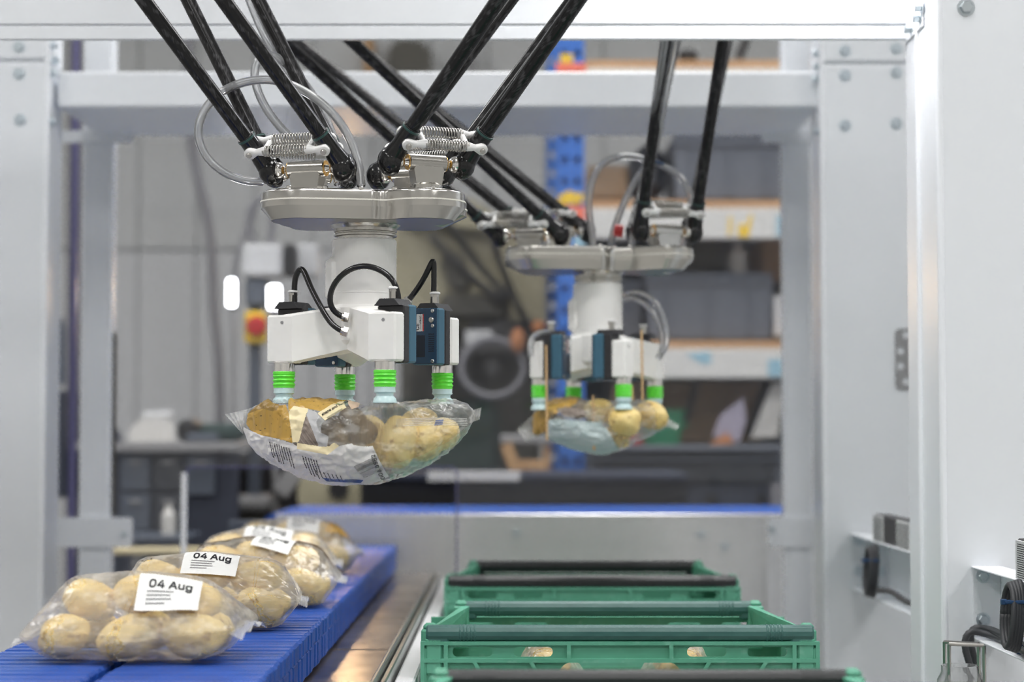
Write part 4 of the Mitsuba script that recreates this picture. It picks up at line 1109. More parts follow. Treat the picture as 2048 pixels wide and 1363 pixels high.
for nm, (ox, oy), ang, rows, length, gap in (('small_print', (549, 882), -78, 9, 40, 5.2), ('small_print', (618, 910), -76, 6, 36, 5.4), ('small_print', (642, 938), -72, 7, 18, 8.0)):
    m = []
    for q in range(rows):                                             # blocks of small print, too small to read
        c, s = math.cos(math.radians(ang)), math.sin(math.radians(ang))
        t = 0.0
        L = length * r_.uniform(0.55, 1.0)
        while t < L:
            w = r_.uniform(1.6, 5.0)
            bx, by = ox + q * gap + t * c + 1.0 * q * s * -0, oy - t * s + q * 1.6
            p0, p1 = np.array([bx, by]), np.array([bx + w * c, by - w * s])
            nn = np.array([-(-s), c]) * 0
            nv = np.array([1.5 * -s * -1, 0]) * 0 + np.array([1.7, 0.35])
            m.append(quad_on(on1, [p0, p1, p1 + nv, p0 + nv], 0.0011, 3, 2))
            t += w + 1.0
    part(b1, nm, cat(m), 'm_ink', True, 'lines of small print')
part(b1, 'print_band', quad_on(on1, [(655, 953), (735, 957), (728, 963), (662, 960)], 0.0010, 20, 4), 'm_print_blue', True, 'blue printed band at the bottom')
part(b1, 'print_mark', quad_on(on1, [(876, 839), (891, 838), (889, 850), (873, 851)], 0.0016), 'm_print_blue', True, 'dark blue square mark')
for k in range(5):                                                    # raised crimps of the cross seal
    pts = [on1([x], [838 + 3.2 * k + 0.0004 * (x - 860) ** 2 - 0.02 * (x - 800)], 0.0012)[0] for x in np.linspace(800, 935, 30)]
    part(b1, 'seal_ridge', tube(np.array(pts), 0.0008, 6), 'm_fin', True)


def inside(spec, label, group, brown=()):
    potatoes([(P(x, y, Y_), s, a) for x, y, Y_, s, a in spec], label, group, brown)


inside([(797, 884, 2.962, (.030, .034, .040), (0.1, 0.2, 0)), (850, 882, 2.985, (.029, .032, .029), (0, .5, .3)), (888, 868, 3.0, (.024, .028, .025), (0, 0.3, 0)),
        (840, 845, 3.06, (.030, .028, .024), (0, 0, .3)), (735, 868, 3.05, (.030, .03, .030), (0, .3, .6)), (760, 905, 3.05, (.034, .03, .022), (0, .1, 0))],
       [q + ' in the bag held by the nearer gripper' for q in ('big upright yellow potato beside the barcode', 'middle yellow potato of the clear part', 'rightmost yellow potato', 'yellow potato up behind the crimped seal', 'yellow potato deep behind the brown potatoes', 'lowest yellow potato')], 'yellow potatoes in the bag of the nearer gripper')
inside([(705, 838, 2.965, (.022, .022, .018), (0, .4, .2)), (672, 862, 2.97, (.022, .022, .024), (0, -.5, 0)), (722, 862, 2.98, (.026, .024, .020), (0, .2, .4)), (590, 860, 3.02, (.034, .04, .030), (0, 0, .2)), (650, 905, 3.04, (.034, .032, .026), (0, .2, 0))],
       [q + ' in the bag held by the nearer gripper' for q in ('uppermost brown potato, under the cream label,', 'brown potato behind the grey arc', 'rightmost brown potato', 'brown potato behind the mustard panel', 'lowest brown potato, behind the cream patch,')], 'brown potatoes in the bag of the nearer gripper', range(9))

b2, on2 = held_bag('printed bag of potatoes held in the air by the farther gripper', 3.9,
    [(1066, 828), (1085, 812), (1120, 798), (1165, 802), (1205, 806), (1240, 806), (1280, 802), (1315, 812), (1338, 838)],
    [(1066, 866), (1090, 870), (1120, 884), (1160, 898), (1200, 905), (1240, 896), (1270, 880), (1300, 866), (1338, 850)],
    [(1066, 0.003), (1082, 0.03), (1110, 0.075), (1160, 0.10), (1240, 0.11), (1290, 0.085), (1318, 0.04), (1338, 0.003)],
    cup_points(G2, 114, 0.087, 0.087), [
    ('mustard_panel', 'm_mustard_print', [(1060, 835), (1090, 805), (1120, 785), (1160, 785), (1150, 808), (1120, 822), (1098, 834), (1090, 862), (1060, 880)], 'mustard printed panel'),
    ('white_panel', 'm_bag_teal', [(1096, 832), (1112, 838), (1165, 842), (1200, 845), (1212, 862), (1222, 880), (1236, 900), (1200, 915), (1120, 900), (1094, 872)], 'pale bluish printed panel'),
    ('stripe_panel', 'm_print_stripe', [(1110, 818), (1130, 814), (1165, 820), (1168, 832), (1125, 832)], 'dark printed stripe')],
    [(((1072, 824), (1080, 872)), ((1034, 858), (1052, 884))), (((1332, 834), (1330, 852)), ((1360, 850), (1350, 860)))], 8)
inside([(1250, 841, 3.80, (.034, .034, .030), (0, .2, .2)), (1304, 830, 3.86, (.034, .030, .026), (0, .5, .2)), (1200, 822, 3.85, (.030, .03, .024), (0, .1, 0)), (1232, 874, 3.84, (.030, .03, .020), (0, .3, 0)), (1170, 870, 3.9, (.036, .03, .022), (0, 0, .4))],
       [q + ' in the bag held by the farther gripper' for q in ('big round yellow potato under the front cup', 'rightmost yellow potato', 'yellow potato at the top middle', 'lowest yellow potato', 'yellow potato behind the pale print')], 'yellow potatoes in the bag of the farther gripper')
inside([(1150, 815, 3.88, (.030, .03, .022), (0, .2, .1)), (1105, 848, 3.9, (.026, .03, .02), (0, -.4, .1))], [q + ' in the bag held by the farther gripper' for q in ('brown potato at the top', 'leftmost brown potato')], 'brown potatoes in the bag of the farther gripper', range(9))
# bags already packed in the middle crate
for i, (cx_, lab) in enumerate(((0.055, 'left one of the two bags of potatoes packed in the middle green crate'), (0.265, 'right one of the two bags of potatoes packed in the middle green crate'))):
    ZSV, ZS = ZS, ZR + 0.008
    conveyor_bag(cx_, 3.145, 90 if i else 84, 31 + i, lab, f'yellow potato in the {("left", "right")[i]} bag inside the middle crate', f'potatoes in the {("left", "right")[i]} bag in the crate', (0.0, 0.0, 0.07, 0.06, 0), W=0.25, D=0.17, H=0.160)
    ZS = ZSV

# ------------------------------------------------------------------ brackets, sensors and cables on the right columns
def bracket(label, sensor_label, coil_label, XB, w, yc, depth, z0, z1, bolts, sens, coil, rc):
    k = thing('sensor_bracket', label, 'bracket')
    y0, y1 = yc - depth, yc - 0.0006
    part(k, 'tab', span((XB, y1 - 0.003, z0), (XB + w, y1, z1 - 0.0032), 0.001), 'm_white', False)
    part(k, 'web', span((XB + w, y0, z0), (XB + w + 0.003, y1, z1), 0.001), 'm_white', False)
    part(k, 'top_flange', span((XB - 0.002, y0, z1 - 0.003), (XB + w - 0.0003, y1, z1), 0.001), 'm_white', False)
    part(k, 'bottom_flange', span((XB - 0.002, y0, z0 - 0.0034), (XB + w - 0.0003, y1, z0 - 0.0004), 0.001), 'm_white', False)
    for p in bolts:
        part(k, 'bolt', bolt_head(P(*p, y1 - 0.003), (0, -1, 0), 0.0085, 0.007), 'm_zinc')
    s = thing('light_sensor', sensor_label, 'sensor')
    (sy0, sy1, sz1) = sens
    L, x = sy1 - sy0, XB + 0.002
    part(s, 'housing', span((x + 0.002, sy0, z1 + 0.0004), (x + 0.034, sy1, sz1), 0.002), 'm_black_matt', False)
    for a, b in ((0.0, 0.34), (0.72, 1.0)):
        part(s, 'grille_block', span((x - 0.0012, sy0 + a * L, z1 + 0.0006), (x + 0.0018, sy0 + b * L, sz1 - 0.002), 0.0006), 'm_tag_silver', False)
        for j in range(16):
            z = z1 + 0.003 + j * (sz1 - z1 - 0.008) / 16
            part(s, 'grille_slot', span((x - 0.0017, sy0 + (a + .02) * L, z), (x - 0.0013, sy0 + (b - .02) * L, z + 0.0014)), 'm_rubber', False)
    part(s, 'front_grille', span((x + 0.003, sy0 - 0.0016, z1 + 0.001), (x + 0.033, sy0 - 0.0002, sz1 - 0.002), 0.0005), 'm_tag_silver', False)
    c = thing('cable_coil', coil_label, 'cable')
    cy, cz, r = coil
    for j in range(4):
        a = np.linspace(0, 2 * np.pi, 50)
        ry, rz = r * (0.86 + 0.07 * j), r * (1.0 - 0.03 * j)
        pts = np.stack([XB - 0.010 - 0.0045 * j + 0.003 * np.sin(a), cy + ry * np.cos(a) * 0.60, cz + rz * np.sin(a)], 1)
        part(c, 'turn', tube(pts, rc, 10), 'm_rubber', True)
    part(c, 'cable_tie', cat(box((XB - 0.020, cy - r * 0.5, cz + r * 0.45), (0.032, 0.014, 0.005), 0.001), box((XB - 0.036, cy - r * 0.5, cz + r * 0.45), (0.009, 0.008, 0.008), 0.001)), 'm_tie_blue', False, 'dark blue cable tie')
    return k


XB = P(1944, 1130, Y1)[0]
zA, zB_ = P(1944, 1131, Y1)[2], P(1944, 1272, Y1)[2]
bracket('white channel bracket bolted to the near right column', 'black light sensor with silver grilles at the right edge of the picture', 'coil of dark cable hanging under the sensor at the right edge',
        XB, 0.046, Y1, 0.95, zB_, zA, ((1966, 1151), (1966, 1238)), (2.40, PX(2031, 1100, XB + .001)[1], zA + 0.060), (PX(2024, 1225, XB - .018)[1], ZC - 0.272, 0.050), 0.0045)
whole('power_cable', 'thick dark cable running along the near bracket and bending down behind the wire stand', 'cable', tube(spline([(XB + .012, 2.35, zB_ + .007), (XB + .012, 2.7, zB_ + .007), (XB + 0.010, 3.0, zB_ + .008), P(1968, 1266, Y1 - .05), P(1940, 1264, Y1 - .05), P(1930, 1284, Y1 - 0.05), P(1940, 1330, Y1 - 0.05), P(1944, 1400, Y1 - .05)], 60), 0.0056, 12), 'm_rubber', True)
whole('power_cable', 'second dark cable lying behind the first on the near bracket', 'cable', tube(spline([(XB + .026, 2.35, zB_ + .008), (XB + .026, 2.9, zB_ + .009), (XB + .018, 3.1, zB_ + .014), P(1962, 1255, Y1 - .025), P(1946, 1258, Y1 - .022), P(1942, 1285, Y1 - .022), P(1952, 1330, Y1 - 0.022), P(1956, 1400, Y1 - .022)], 60), 0.0056, 12), 'm_rubber', True)
part('sensor_bracket', 'cable_tie', lathe([(0.0062, -0.002), (0.0080, -0.002), (0.0080, 0.002), (0.0062, 0.002)], 16, (XB + 0.010, 3.0, zB_ + .008), (0, 1, 0)), 'm_tie_blue', 30, 'dark blue cable tie')
XB2 = P(1700, 1066, Y2)[0]
zA2, zB2 = P(1700, 1066, Y2)[2], P(1700, 1172, Y2)[2]
bracket('white channel bracket bolted to the rear right column', 'black and grey light sensor on the rear bracket', 'coil of dark cable hanging under the sensor on the rear bracket',
        XB2, 0.085, Y2, 0.80, zB2, zA2, ((1717, 1080), (1717, 1140), (1762, 1142)), (PX(1818, 1050, XB2)[1], PX(1745, 1050, XB2)[1], zA2 + 0.056), (PX(1741, 1128, XB2 - .018)[1], ZC - 0.292, 0.052), 0.0045)
whole('power_cable', 'dark cable running along the bottom of the rear bracket', 'cable', tube(spline([PX(1738, 1174, XB2 - .012), PX(1760, 1180, XB2 - .012), PX(1785, 1184, XB2 - .012), PX(1802, 1196, XB2 - .010), PX(1822, 1206, XB2 - .012), PX(1840, 1214, XB2 - .012)], 60), 0.0056, 12), 'm_rubber', True)
ws = thing('wire_stand', 'bright steel wire stand in the lower right corner', 'stand')
for px_, py_, X_ in ((1889, 1283, 0.655), (1898, 1287, 0.645), (1957, 1287, 0.690), (1968, 1290, 0.6935)):
    p = PX(px_, py_, X_)
    part(ws, 'rod', cyl((p[0], p[1], 0.0), p, 0.0028, 10), 'm_steel')
for a, b in (((1889, 1283, .655), (1957, 1287, .690)), ((1898, 1287, .645), (1968, 1290, .6935))):
    part(ws, 'rod', cyl(PX(*a), PX(*b), 0.0028, 10), 'm_steel')
wb = whole('glass_jar', 'clear glass jar at the foot of the wire stand, cut by the lower edge', 'jar', lathe([(0.0, 0), (0.030, 0.0), (0.034, 0.004), (0.034, 0.10), (0.028, 0.112), (0.028, 0.122), (0.025, 0.122), (0.025, 0.112), (0.031, 0.10), (0.031, 0.006), (0.0, 0.005)], 32, PX(1922, 1495, 0.665)), 'm_hose', 40)

# ------------------------------------------------------------------ the workshop behind the pane
def bspan(px0, py0, px1, py1, Y, dep, bev=0.004):
    a, b = P(px0, py1, Y), P(px1, py0, Y)
    return span((a[0], Y, a[2]), (b[0], Y + dep, b[2]), bev)


def bbar(p, q, Y, w, dep, Y2=None):
    a, b = P(*p, Y), P(*q, Y if Y2 is None else Y2)
    x, y, z = frame_of(b - a)
    return hull([e + x * s * w / 2 + y * t * dep / 2 for e in (a, b) for s in (-1, 1) for t in (-1, 1)])


def bwhole(name, label, cat_, m, mt, sm=30, group=None):
    return whole(name, label, cat_, m, mt, sm, group)


# pallet racking on the right
YR = 6.9
rk = thing('pallet_rack', 'blue pallet rack with pale beams and wooden shelf boards', 'rack')
zt_ = 3.4
def upright(px0, px1, Y, mt):
    x0, x1 = P(px0, 700, Y)[0], P(px1, 700, Y)[0]
    pl = sg.box(x0, 0.0, x1, zt_)
    z = 0.08
    while z < zt_ - 0.1:
        for xx in (x0 + (x1 - x0) * 0.27, x0 + (x1 - x0) * 0.73):
            pl = pl.difference(sg.box(xx - 0.010, z, xx + 0.010, z + 0.026))
        z += 0.075
    m = extr(pl, Y, Y + 0.003)
    return cat(m, span((x0, Y + 0.003, 0), (x0 + 0.003, Y + 0.09, zt_)), span((x1 - 0.003, Y + 0.003, 0), (x1, Y + 0.09, zt_)))
part(rk, 'upright', upright(1115, 1169, YR, 'm_rack_blue'), 'm_rack_blue', False, 'blue punched upright')
part(rk, 'upright', span((P(1117, 700, YR)[0], YR + 0.02, 0), (P(1166, 700, YR)[0], YR + 0.07, zt_)), 'm_rack_dark', False)
part(rk, 'upright', upright(1094, 1134, YR + 0.95, 'm_rack_blue'), 'm_rack_blue', False, 'blue punched rear upright')
part(rk, 'upright', upright(1745, 1800, YR, 'm_rack_blue'), 'm_rack_blue', False)
for py0, py1 in ((136, 190), (416, 477), (697, 756)):
    part(rk, 'beam', bspan(1169, py0, 1748, py1, YR + 0.005, 0.05), 'm_rack_beam', False, 'pale grey beam')
    part(rk, 'shelf_board', span((P(1170, 700, YR)[0], YR + 0.01, P(0, py0, YR)[2] + 0.001), (P(1746, 700, YR)[0], YR + 0.95, P(0, py0 - 17, YR)[2])), 'm_board', False, 'wooden shelf board')
part(rk, 'yellow_sticker', extr(sg.Polygon([(P(x, y, YR)[0], P(x, y, YR)[2]) for x, y in ((1116, 392), (1130, 384), (1140, 380), (1150, 386), (1166, 385), (1167, 402), (1150, 408), (1118, 408))]), YR - 0.002, YR - 0.0003), 'm_yellow', False, 'yellow sticker')
part(rk, 'yellow_sticker', bspan(1120, 108, 1146, 125, YR - 0.002, 0.0016, 0), 'm_yellow', False, 'yellow sticker')
part(rk, 'location_tag', bspan(1113, 412, 1170, 468, YR - 0.0046, 0.004, 0), 'm_salmon', False, 'salmon red tag')
part(rk, 'location_tag', bspan(1112, 126, 1172, 143, YR - 0.0046, 0.004, 0), 'm_salmon', False, 'salmon red tag')
part(rk, 'location_tag', bspan(1147, 470, 1170, 504, YR - 0.0046, 0.004, 0), 'm_pale_blue', False, 'pale blue tag')
for poly in ([(1458, 432), (1464, 432), (1463, 470), (1456, 470)], [(1476, 472), (1478, 446), (1486, 446), (1491, 456), (1500, 428), (1506, 430), (1498, 474)]):
    part(rk, 'yellow_mark', extr(sg.Polygon([(P(x, y, YR)[0], P(x, y, YR)[2]) for x, y in poly]).buffer(0), YR + 0.003, YR + 0.0045), 'm_yellow', False, 'yellow mark on the beam')
for x0, y0, x1, y1 in ((1553, 430, 1572, 472), (1536, 718, 1572, 752)):
    part(rk, 'blue_tape', bspan(x0, y0, x1, y1, YR + 0.003, 0.0018, 0), 'm_pale_blue', False, 'pale blue tape')
part(rk, 'blue_tape', extr(sg.Polygon([(P(x, y, YR)[0], P(x, y, YR)[2]) for x, y in ((1372, 708), (1420, 702), (1424, 726), (1405, 728))]), YR + 0.003, YR + 0.0048), 'm_pale_blue', False, 'pale blue tape')


def bin_(label, px0, py0, px1, py1, Y, dep, mt):
    k = thing('storage_bin', label, 'bin', None)
    a, b = P(px0, py1, Y), P(px1, py0, Y)
    w, h = b[0] - a[0], b[2] - a[2]
    part(k, 'tub', hull([(x, y, z) for x, z in ((a[0] + .03 * w, a[2]), (b[0] - .03 * w, a[2]), (a[0] + .012 * w, b[2] - .12 * h), (b[0] - .012 * w, b[2] - .12 * h)) for y in (Y, Y + dep)]), mt, False)
    part(k, 'rim', span((a[0], Y - 0.012, b[2] - 0.20 * h), (b[0], Y + dep + 0.012, b[2] - 0.10 * h), 0.004), mt, False)
    part(k, 'lid', span((a[0] + .01 * w, Y - 0.006, b[2] - 0.10 * h), (b[0] - .01 * w, Y + dep + 0.006, b[2]), 0.006), mt, False)
    for t in (0.18, 0.5, 0.82):
        part(k, 'rib', span((a[0] + t * w - 0.008, Y - 0.010, a[2] + 0.03 * h), (a[0] + t * w + 0.008, Y + 0.02, b[2] - .2 * h), 0.003), mt, False)
    return k


bin_('large grey lidded bin on the middle rack shelf, in front of the window pane', 1290, 545, 1548, 676, YR + 0.12, 0.5, 'm_bin')
bin_('smaller grey bin to the left of the large one on the middle rack shelf', 1180, 560, 1284, 678, YR + 0.2, 0.4, 'm_bin')
bin_('wide dark grey bin on the top rack shelf', 1345, 268, 1570, 396, YR + 0.1, 0.5, 'm_bin')
bwhole('storage_bag', 'dark bag standing left of the wide bin on the top rack shelf', 'bag', bspan(1262, 285, 1338, 396, YR + 0.15, 0.3, 0.05), 'm_bin_dark')
bwhole('machine_part', 'brownish box of parts by the blue upright on the top rack shelf', 'box', bspan(1176, 330, 1256, 397, YR + 0.2, 0.3, 0.01), 'm_card')
bwhole('bottle', 'pale bottle standing on the large grey bin', 'bottle', lathe([(0.03, 0), (0.03, 0.07), (0.012, 0.09), (0.012, 0.105)], 20, P(1475, 544, YR + 0.3)), 'm_paper')
bwhole('dark_bundle', 'dark bundle behind the bottle on the grey bin', 'bundle', bspan(1380, 487, 1460, 545, YR + 0.35, 0.25, 0.03), 'm_olive_dark')
bwhole('upright_sheet', 'pale narrow board at the right end of the middle rack shelf', 'board', bspan(1549, 590, 1562, 672, YR + 0.1, 0.3), 'm_light_grey', False)
bwhole('brown_box', 'brown box at the right end behind the large grey bin', 'box', bspan(1520, 480, 1566, 560, YR + 0.5, 0.3, 0.01), 'm_card', False)
part(rk, 'back_sheet', span((P(1120, 700, YR + 1.0)[0], YR + 1.0, 0.0), (1.6, YR + 1.02, P(0, 470, YR + 1.0)[2])), 'm_bin_dark', False)
# lower bay: cardboard, dark struts, tub, rags
bwhole('cardboard_box', 'large brown cardboard box under the lowest pale beam', 'box', bspan(1322, 764, 1520, 884, YR + 0.35, 0.4, 0.008), 'm_card', False)
bwhole('cardboard_box', 'narrow brown cardboard box behind the gripped bag, left of the struts', 'box', bspan(1236, 764, 1316, 888, YR + 0.32, 0.4, 0.008), 'm_card', False)
for i, (a, b) in enumerate((((1393, 762), (1370, 846)), ((1532, 762), (1496, 874)))):
    bwhole('strut', ('dark slanted strut in front of the cardboard box', 'dark slanted strut beside the white sack')[i], 'strut', bbar(a, b, YR + 0.25, 0.026, 0.03), 'm_dark', False)
bwhole('white_sack', 'white sack leaning by the right end of the lowest shelf', 'sack', hull([P(x, y, YR + 0.12 + q) for x, y in ((1545, 764), (1568, 768), (1556, 872), (1500, 876), (1510, 868)) for q in (0, 0.1)]), 'm_paper', 30)
bwhole('lilac_rag', 'crumpled lilac sheet on the bench in front of the cardboard box', 'cloth', hull([P(x, y, YR + 0.05 + q) for x, y in ((1487, 794), (1440, 830), (1425, 872), (1478, 884), (1492, 840)) for q in (0, 0.06)]), 'm_lilac', 30)
bwhole('orange_rag', 'orange piece of foam on the bench beside the lilac sheet', 'foam', hull([P(x, y, YR - 0.02 + q) for x, y in ((1444, 870), (1455, 864), (1468, 886), (1418, 889)) for q in (0, 0.05)]), 'm_orange', 30)
tb = thing('green_tub', 'dark green plastic tub on the bench behind the gripped bag', 'tub')
part(tb, 'tub', lathe([(0.060, 0), (0.075, 0.11), (0.082, 0.112), (0.082, 0.12), (0.070, 0.12)], 28, P(1325, 889, YR + 0.02)), 'm_tub_green')
part(tb, 'spout', hull([P(x, y, YR + 0.02) + np.array([0, q, 0]) for x, y in ((1358, 852), (1376, 842), (1374, 850), (1358, 866)) for q in (0, 0.02)]), 'm_tub_green')
bwhole('red_tray', 'small red tray beside the green tub', 'tray', bspan(1258, 872, 1284, 888, YR + 0.0, 0.1, 0.004), 'm_red', False)
bn = thing('steel_bench', 'long dark grey workbench with two rails in front of the rack', 'bench')
part(bn, 'bench_top', bspan(1172, 890, 1566, 902, YR - 0.12, 0.6), 'm_bin', False)
part(bn, 'rail', bspan(1172, 914, 1566, 922, YR - 0.10, 0.04), 'm_bin', False)
part(bn, 'panel', bspan(1172, 924, 1566, 962, YR - 0.08, 0.05), 'm_bin_dark', False)
part(bn, 'lower_panel', bspan(1372, 966, 1548, 1100, YR - 0.06, 0.05), 'm_navy', False)
for a, b in ((1172, 1186), (1546, 1566)):
    part(bn, 'leg', span((P(a, 900, YR)[0], YR - 0.08, 0), (P(b, 900, YR)[0], YR - 0.02, P(0, 902, YR)[2])), 'm_bin', False)
for a, b in ((1412, 1434), (1514, 1530)):
    part(bn, 'slot', bspan(a, 988, b, 1090, YR - 0.062, 0.003, 0), 'm_dark', False)
bwhole('grey_post', 'grey brown post at the right end of the bench', 'post', span((P(1528, 964, YR)[0], YR - 0.2, 0), (P(1564, 964, YR)[0], YR - 0.14, P(0, 964, YR)[2])), 'm_cable_grey', False)
# black cabinet and label rail just behind the pane
bk = thing('black_cabinet', 'black cabinet behind the cross conveyor with a pale label strip along its edge', 'cabinet')
part(bk, 'body', bspan(720, 962, 1372, 1120, 6.25, 0.5), 'm_dark', False)
part(bk, 'top', bspan(716, 946, 1376, 961, 6.22, 0.55), 'm_navy', False)
part(bk, 'label_strip', bspan(855, 942, 1040, 962, 6.20, 0.012, 0.002), 'm_paper', False, 'pale label strip')
# big olive machine in the middle
lm = thing('milling_machine', 'big olive machine behind the grippers with a dark hose across it', 'machine')
part(lm, 'head', hull([P(x, y, 7.6 + q) for x, y in ((770, 455), (830, 425), (990, 430), (1090, 470), (1092, 640), (930, 655), (790, 640)) for q in (0, 0.5)]), 'm_olive', 30)
part(lm, 'top_cover', hull([P(x, y, 7.5 + q) for x, y in ((800, 440), (820, 405), (940, 395), (1010, 440), (1000, 462)) for q in (0, 0.5)]), 'm_olive', 30)
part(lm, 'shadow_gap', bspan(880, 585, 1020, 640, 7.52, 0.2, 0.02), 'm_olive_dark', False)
part(lm, 'nameplate', bspan(930, 660, 985, 688, 7.45, 0.01, 0.002), 'm_light_grey', False)
for px_, py_, r in ((905, 527, 0.045), (918, 556, 0.05), (1000, 600, 0.03)):
    part(lm, 'knob', lathe([(r, 0), (r, 0.03), (r * .8, 0.04)], 20, P(px_, py_, 7.59), (0, -1, 0)), 'm_olive_dark')
part(lm, 'column', bspan(800, 640, 1080, 960, 7.7, 0.5, 0.03), 'm_olive_dark', False)
part(lm, 'base', bspan(760, 800, 1000, 950, 7.55, 0.4, 0.03), 'm_dark_green', False)
part(lm, 'table', bspan(820, 690, 1040, 715, 7.4, 0.5, 0.02), 'm_dark', False)
part(lm, 'handwheel', tube(np.array([P(985, 735, 7.3) + np.array([0.115 * math.cos(t), 0.02 * math.sin(t), 0.105 * math.sin(t)]) for t in np.linspace(0, 2 * np.pi, 41)]), 0.014, 10), 'm_cable_grey', True)
part(lm, 'wheel_hub', lathe([(0.03, 0), (0.03, 0.05)], 16, P(985, 735, 7.35), (0, -1, 0)), 'm_dark')
for a, b in (((860, 470), (1010, 600)), ((985, 480), (1062, 660)), ((880, 420), (1020, 595))):
    part(lm, 'hose', tube(np.array([P(a[0] + (b[0] - a[0]) * t, a[1] + (b[1] - a[1]) * t + 14 * math.sin(3.14 * t), 7.45) for t in np.linspace(0, 1, 20)]), 0.014, 10), 'm_dark', True)
part(lm, 'foot', bspan(940, 640, 1090, 700, 7.5, 0.2, 0.01), 'm_dark', False)
for px0, py0, px1, py1, nm in ((1022, 655, 1050, 706, 'brown handle on the machine, lower one'), (1060, 640, 1096, 668, 'brown handle on the machine beside the blue rack')):
    bwhole('lever_handle', nm, 'handle', ball(P((px0 + px1) / 2, (py0 + py1) / 2, 7.25), 0.03, 3, (0.9, 0.9, 1.5 * (py1 - py0) / 50)), 'm_orange')
st_ = thing('wooden_stool', 'wooden stool with slanted leg behind the black cabinet', 'stool')
part(st_, 'seat', bspan(1000, 868, 1100, 886, 6.75, 0.3), 'm_grey', False)
part(st_, 'leg', bbar((1012, 888), (1034, 944), 6.74, 0.03, 0.04), 'm_wood', False)
part(st_, 'leg', span(P(1085, 1000, 6.80), P(1100, 888, 6.84)), 'm_wood', False)
part(st_, 'stretcher', bspan(1030, 920, 1095, 944, 6.76, 0.03), 'm_wood', False)
# machine seen through the cut-out
lt = thing('grinder', 'beige round grinding machine seen through the cut-out of the pane', 'machine')
part(lt, 'wheel_guard', lathe([(0.115, 0), (0.125, 0.02), (0.125, 0.09), (0.05, 0.1)], 40, P(668, 985, 6.9), (0.1, -1, 0)), 'm_olive')
part(lt, 'spindle_hole', lathe([(0.035, 0), (0.035, 0.006)], 24, P(677, 977, 6.795), (0.1, -1, 0)), 'm_dark')
part(lt, 'housing', bspan(640, 1000, 720, 1120, 6.92, 0.3, 0.03), 'm_olive', False)
part(lt, 'pedestal', span(P(600, 1250, 6.9), P(720, 1110, 7.3)), 'm_olive_dark', False)
part(lt, 'arm', bbar((560, 985), (600, 930), 6.95, 0.05, 0.06), 'm_grey', False)
part(lt, 'slide', bspan(430, 990, 545, 1022, 6.95, 0.2, 0.02), 'm_grey', False)
part(lt, 'slide_base', bspan(400, 1022, 610, 1110, 7.0, 0.3, 0.02), 'm_olive_dark', False)
part(lt, 'lower_slide', bspan(390, 1060, 480, 1085, 6.9, 0.2, 0.02), 'm_cable_grey', False)
bwhole('machine_stand', 'black machine stand filling the space behind the cut-out', 'stand', bspan(378, 905, 760, 1250, 7.35, 0.3, 0.02), 'm_dark', False)
# control pendant with lamps
cp = thing('control_pendant', 'white control box hanging from cables with a dark lower half', 'control box')
part(cp, 'box', bspan(482, 487, 562, 552, 7.0, 0.16, 0.012), 'm_light_grey', False)
part(cp, 'lower_half', bspan(490, 556, 535, 612, 7.02, 0.12, 0.01), 'm_greyblue', False)
part(cp, 'side_block', bspan(566, 487, 590, 552, 7.05, 0.12, 0.01), 'm_dark', False)
part(cp, 'stem', bspan(498, 612, 520, 640, 7.06, 0.05, 0.01), 'm_dark', False)
for pts, r in (([(508, 490), (498, 440), (512, 405), (535, 400), (545, 440), (540, 488)], 0.012), ([(470, 560), (478, 500), (500, 440), (512, 400)], 0.008)):
    part(cp, 'cable', tube(spline([P(x, y, 7.08) for x, y in pts], 40), r, 10), 'm_cable_grey', True)
part(cp, 'panel', bspan(590, 487, 636, 552, 7.2, 0.1, 0.01), 'm_light_grey', False)
es = thing('emergency_stop', 'yellow emergency stop box with a red button below the control box', 'switch')
part(es, 'box', bspan(488, 622, 532, 686, 6.95, 0.06, 0.008), 'm_yellow', False)
part(es, 'button', lathe([(0.030, 0), (0.036, 0.02), (0.030, 0.032), (0.0, 0.034)], 24, P(514, 652, 6.95), (0, -1, 0)), 'm_red')
part(es, 'post', span(P(496, 1000, 7.0), P(524, 688, 7.04)), 'm_greyblue', False)
for i, (x0, y0, x1, y1) in enumerate(((452, 552, 474, 618), (533, 566, 564, 622))):
    k = thing('work_light', ('lit work light left of the control box', 'lit work light right of the control box')[i], 'lamp')
    c = (P(x0, y0, 6.9) + P(x1, y1, 6.9)) / 2
    w, h = P(x1, y0, 6.9)[0] - P(x0, y0, 6.9)[0], P(x0, y0, 6.9)[2] - P(x0, y1, 6.9)[2]
    part(k, 'housing', box(c + (0, 0.030, 0), (w * 0.9, 0.04, h * 0.9), 0.01), 'm_dark', False)
    part(k, 'pole', cyl((c[0], c[1] + 0.06, 0 if i else P(0, 884, 6.6)[2] + 0.001), c + (0, 0.06, 0), 0.010, 12), 'm_grey')
    d = mikit.ply(box(c, (w * .8, 0.012, h * .85), 0.006), 'm_paper', False)
    d['emitter'] = {'type': 'area', 'radiance': rgb(6.0, 6.2, 6.6)}
    scene[k + '__glass'] = d
# hanging cable in front of the wall panels
bwhole('hanging_cable', 'thick grey cable hanging down in front of the wall, left of the control box', 'cable', tube(spline([np.array([P(372, 0, 8.2)[0], 8.2, 5.19])] + [P(x, y, 8.2) for x, y in ((376, 200), (384, 290), (402, 380), (416, 440), (424, 520), (428, 620), (436, 700), (440, 850), (442, 960))], 60), 0.021, 10), 'm_cable_grey', True)
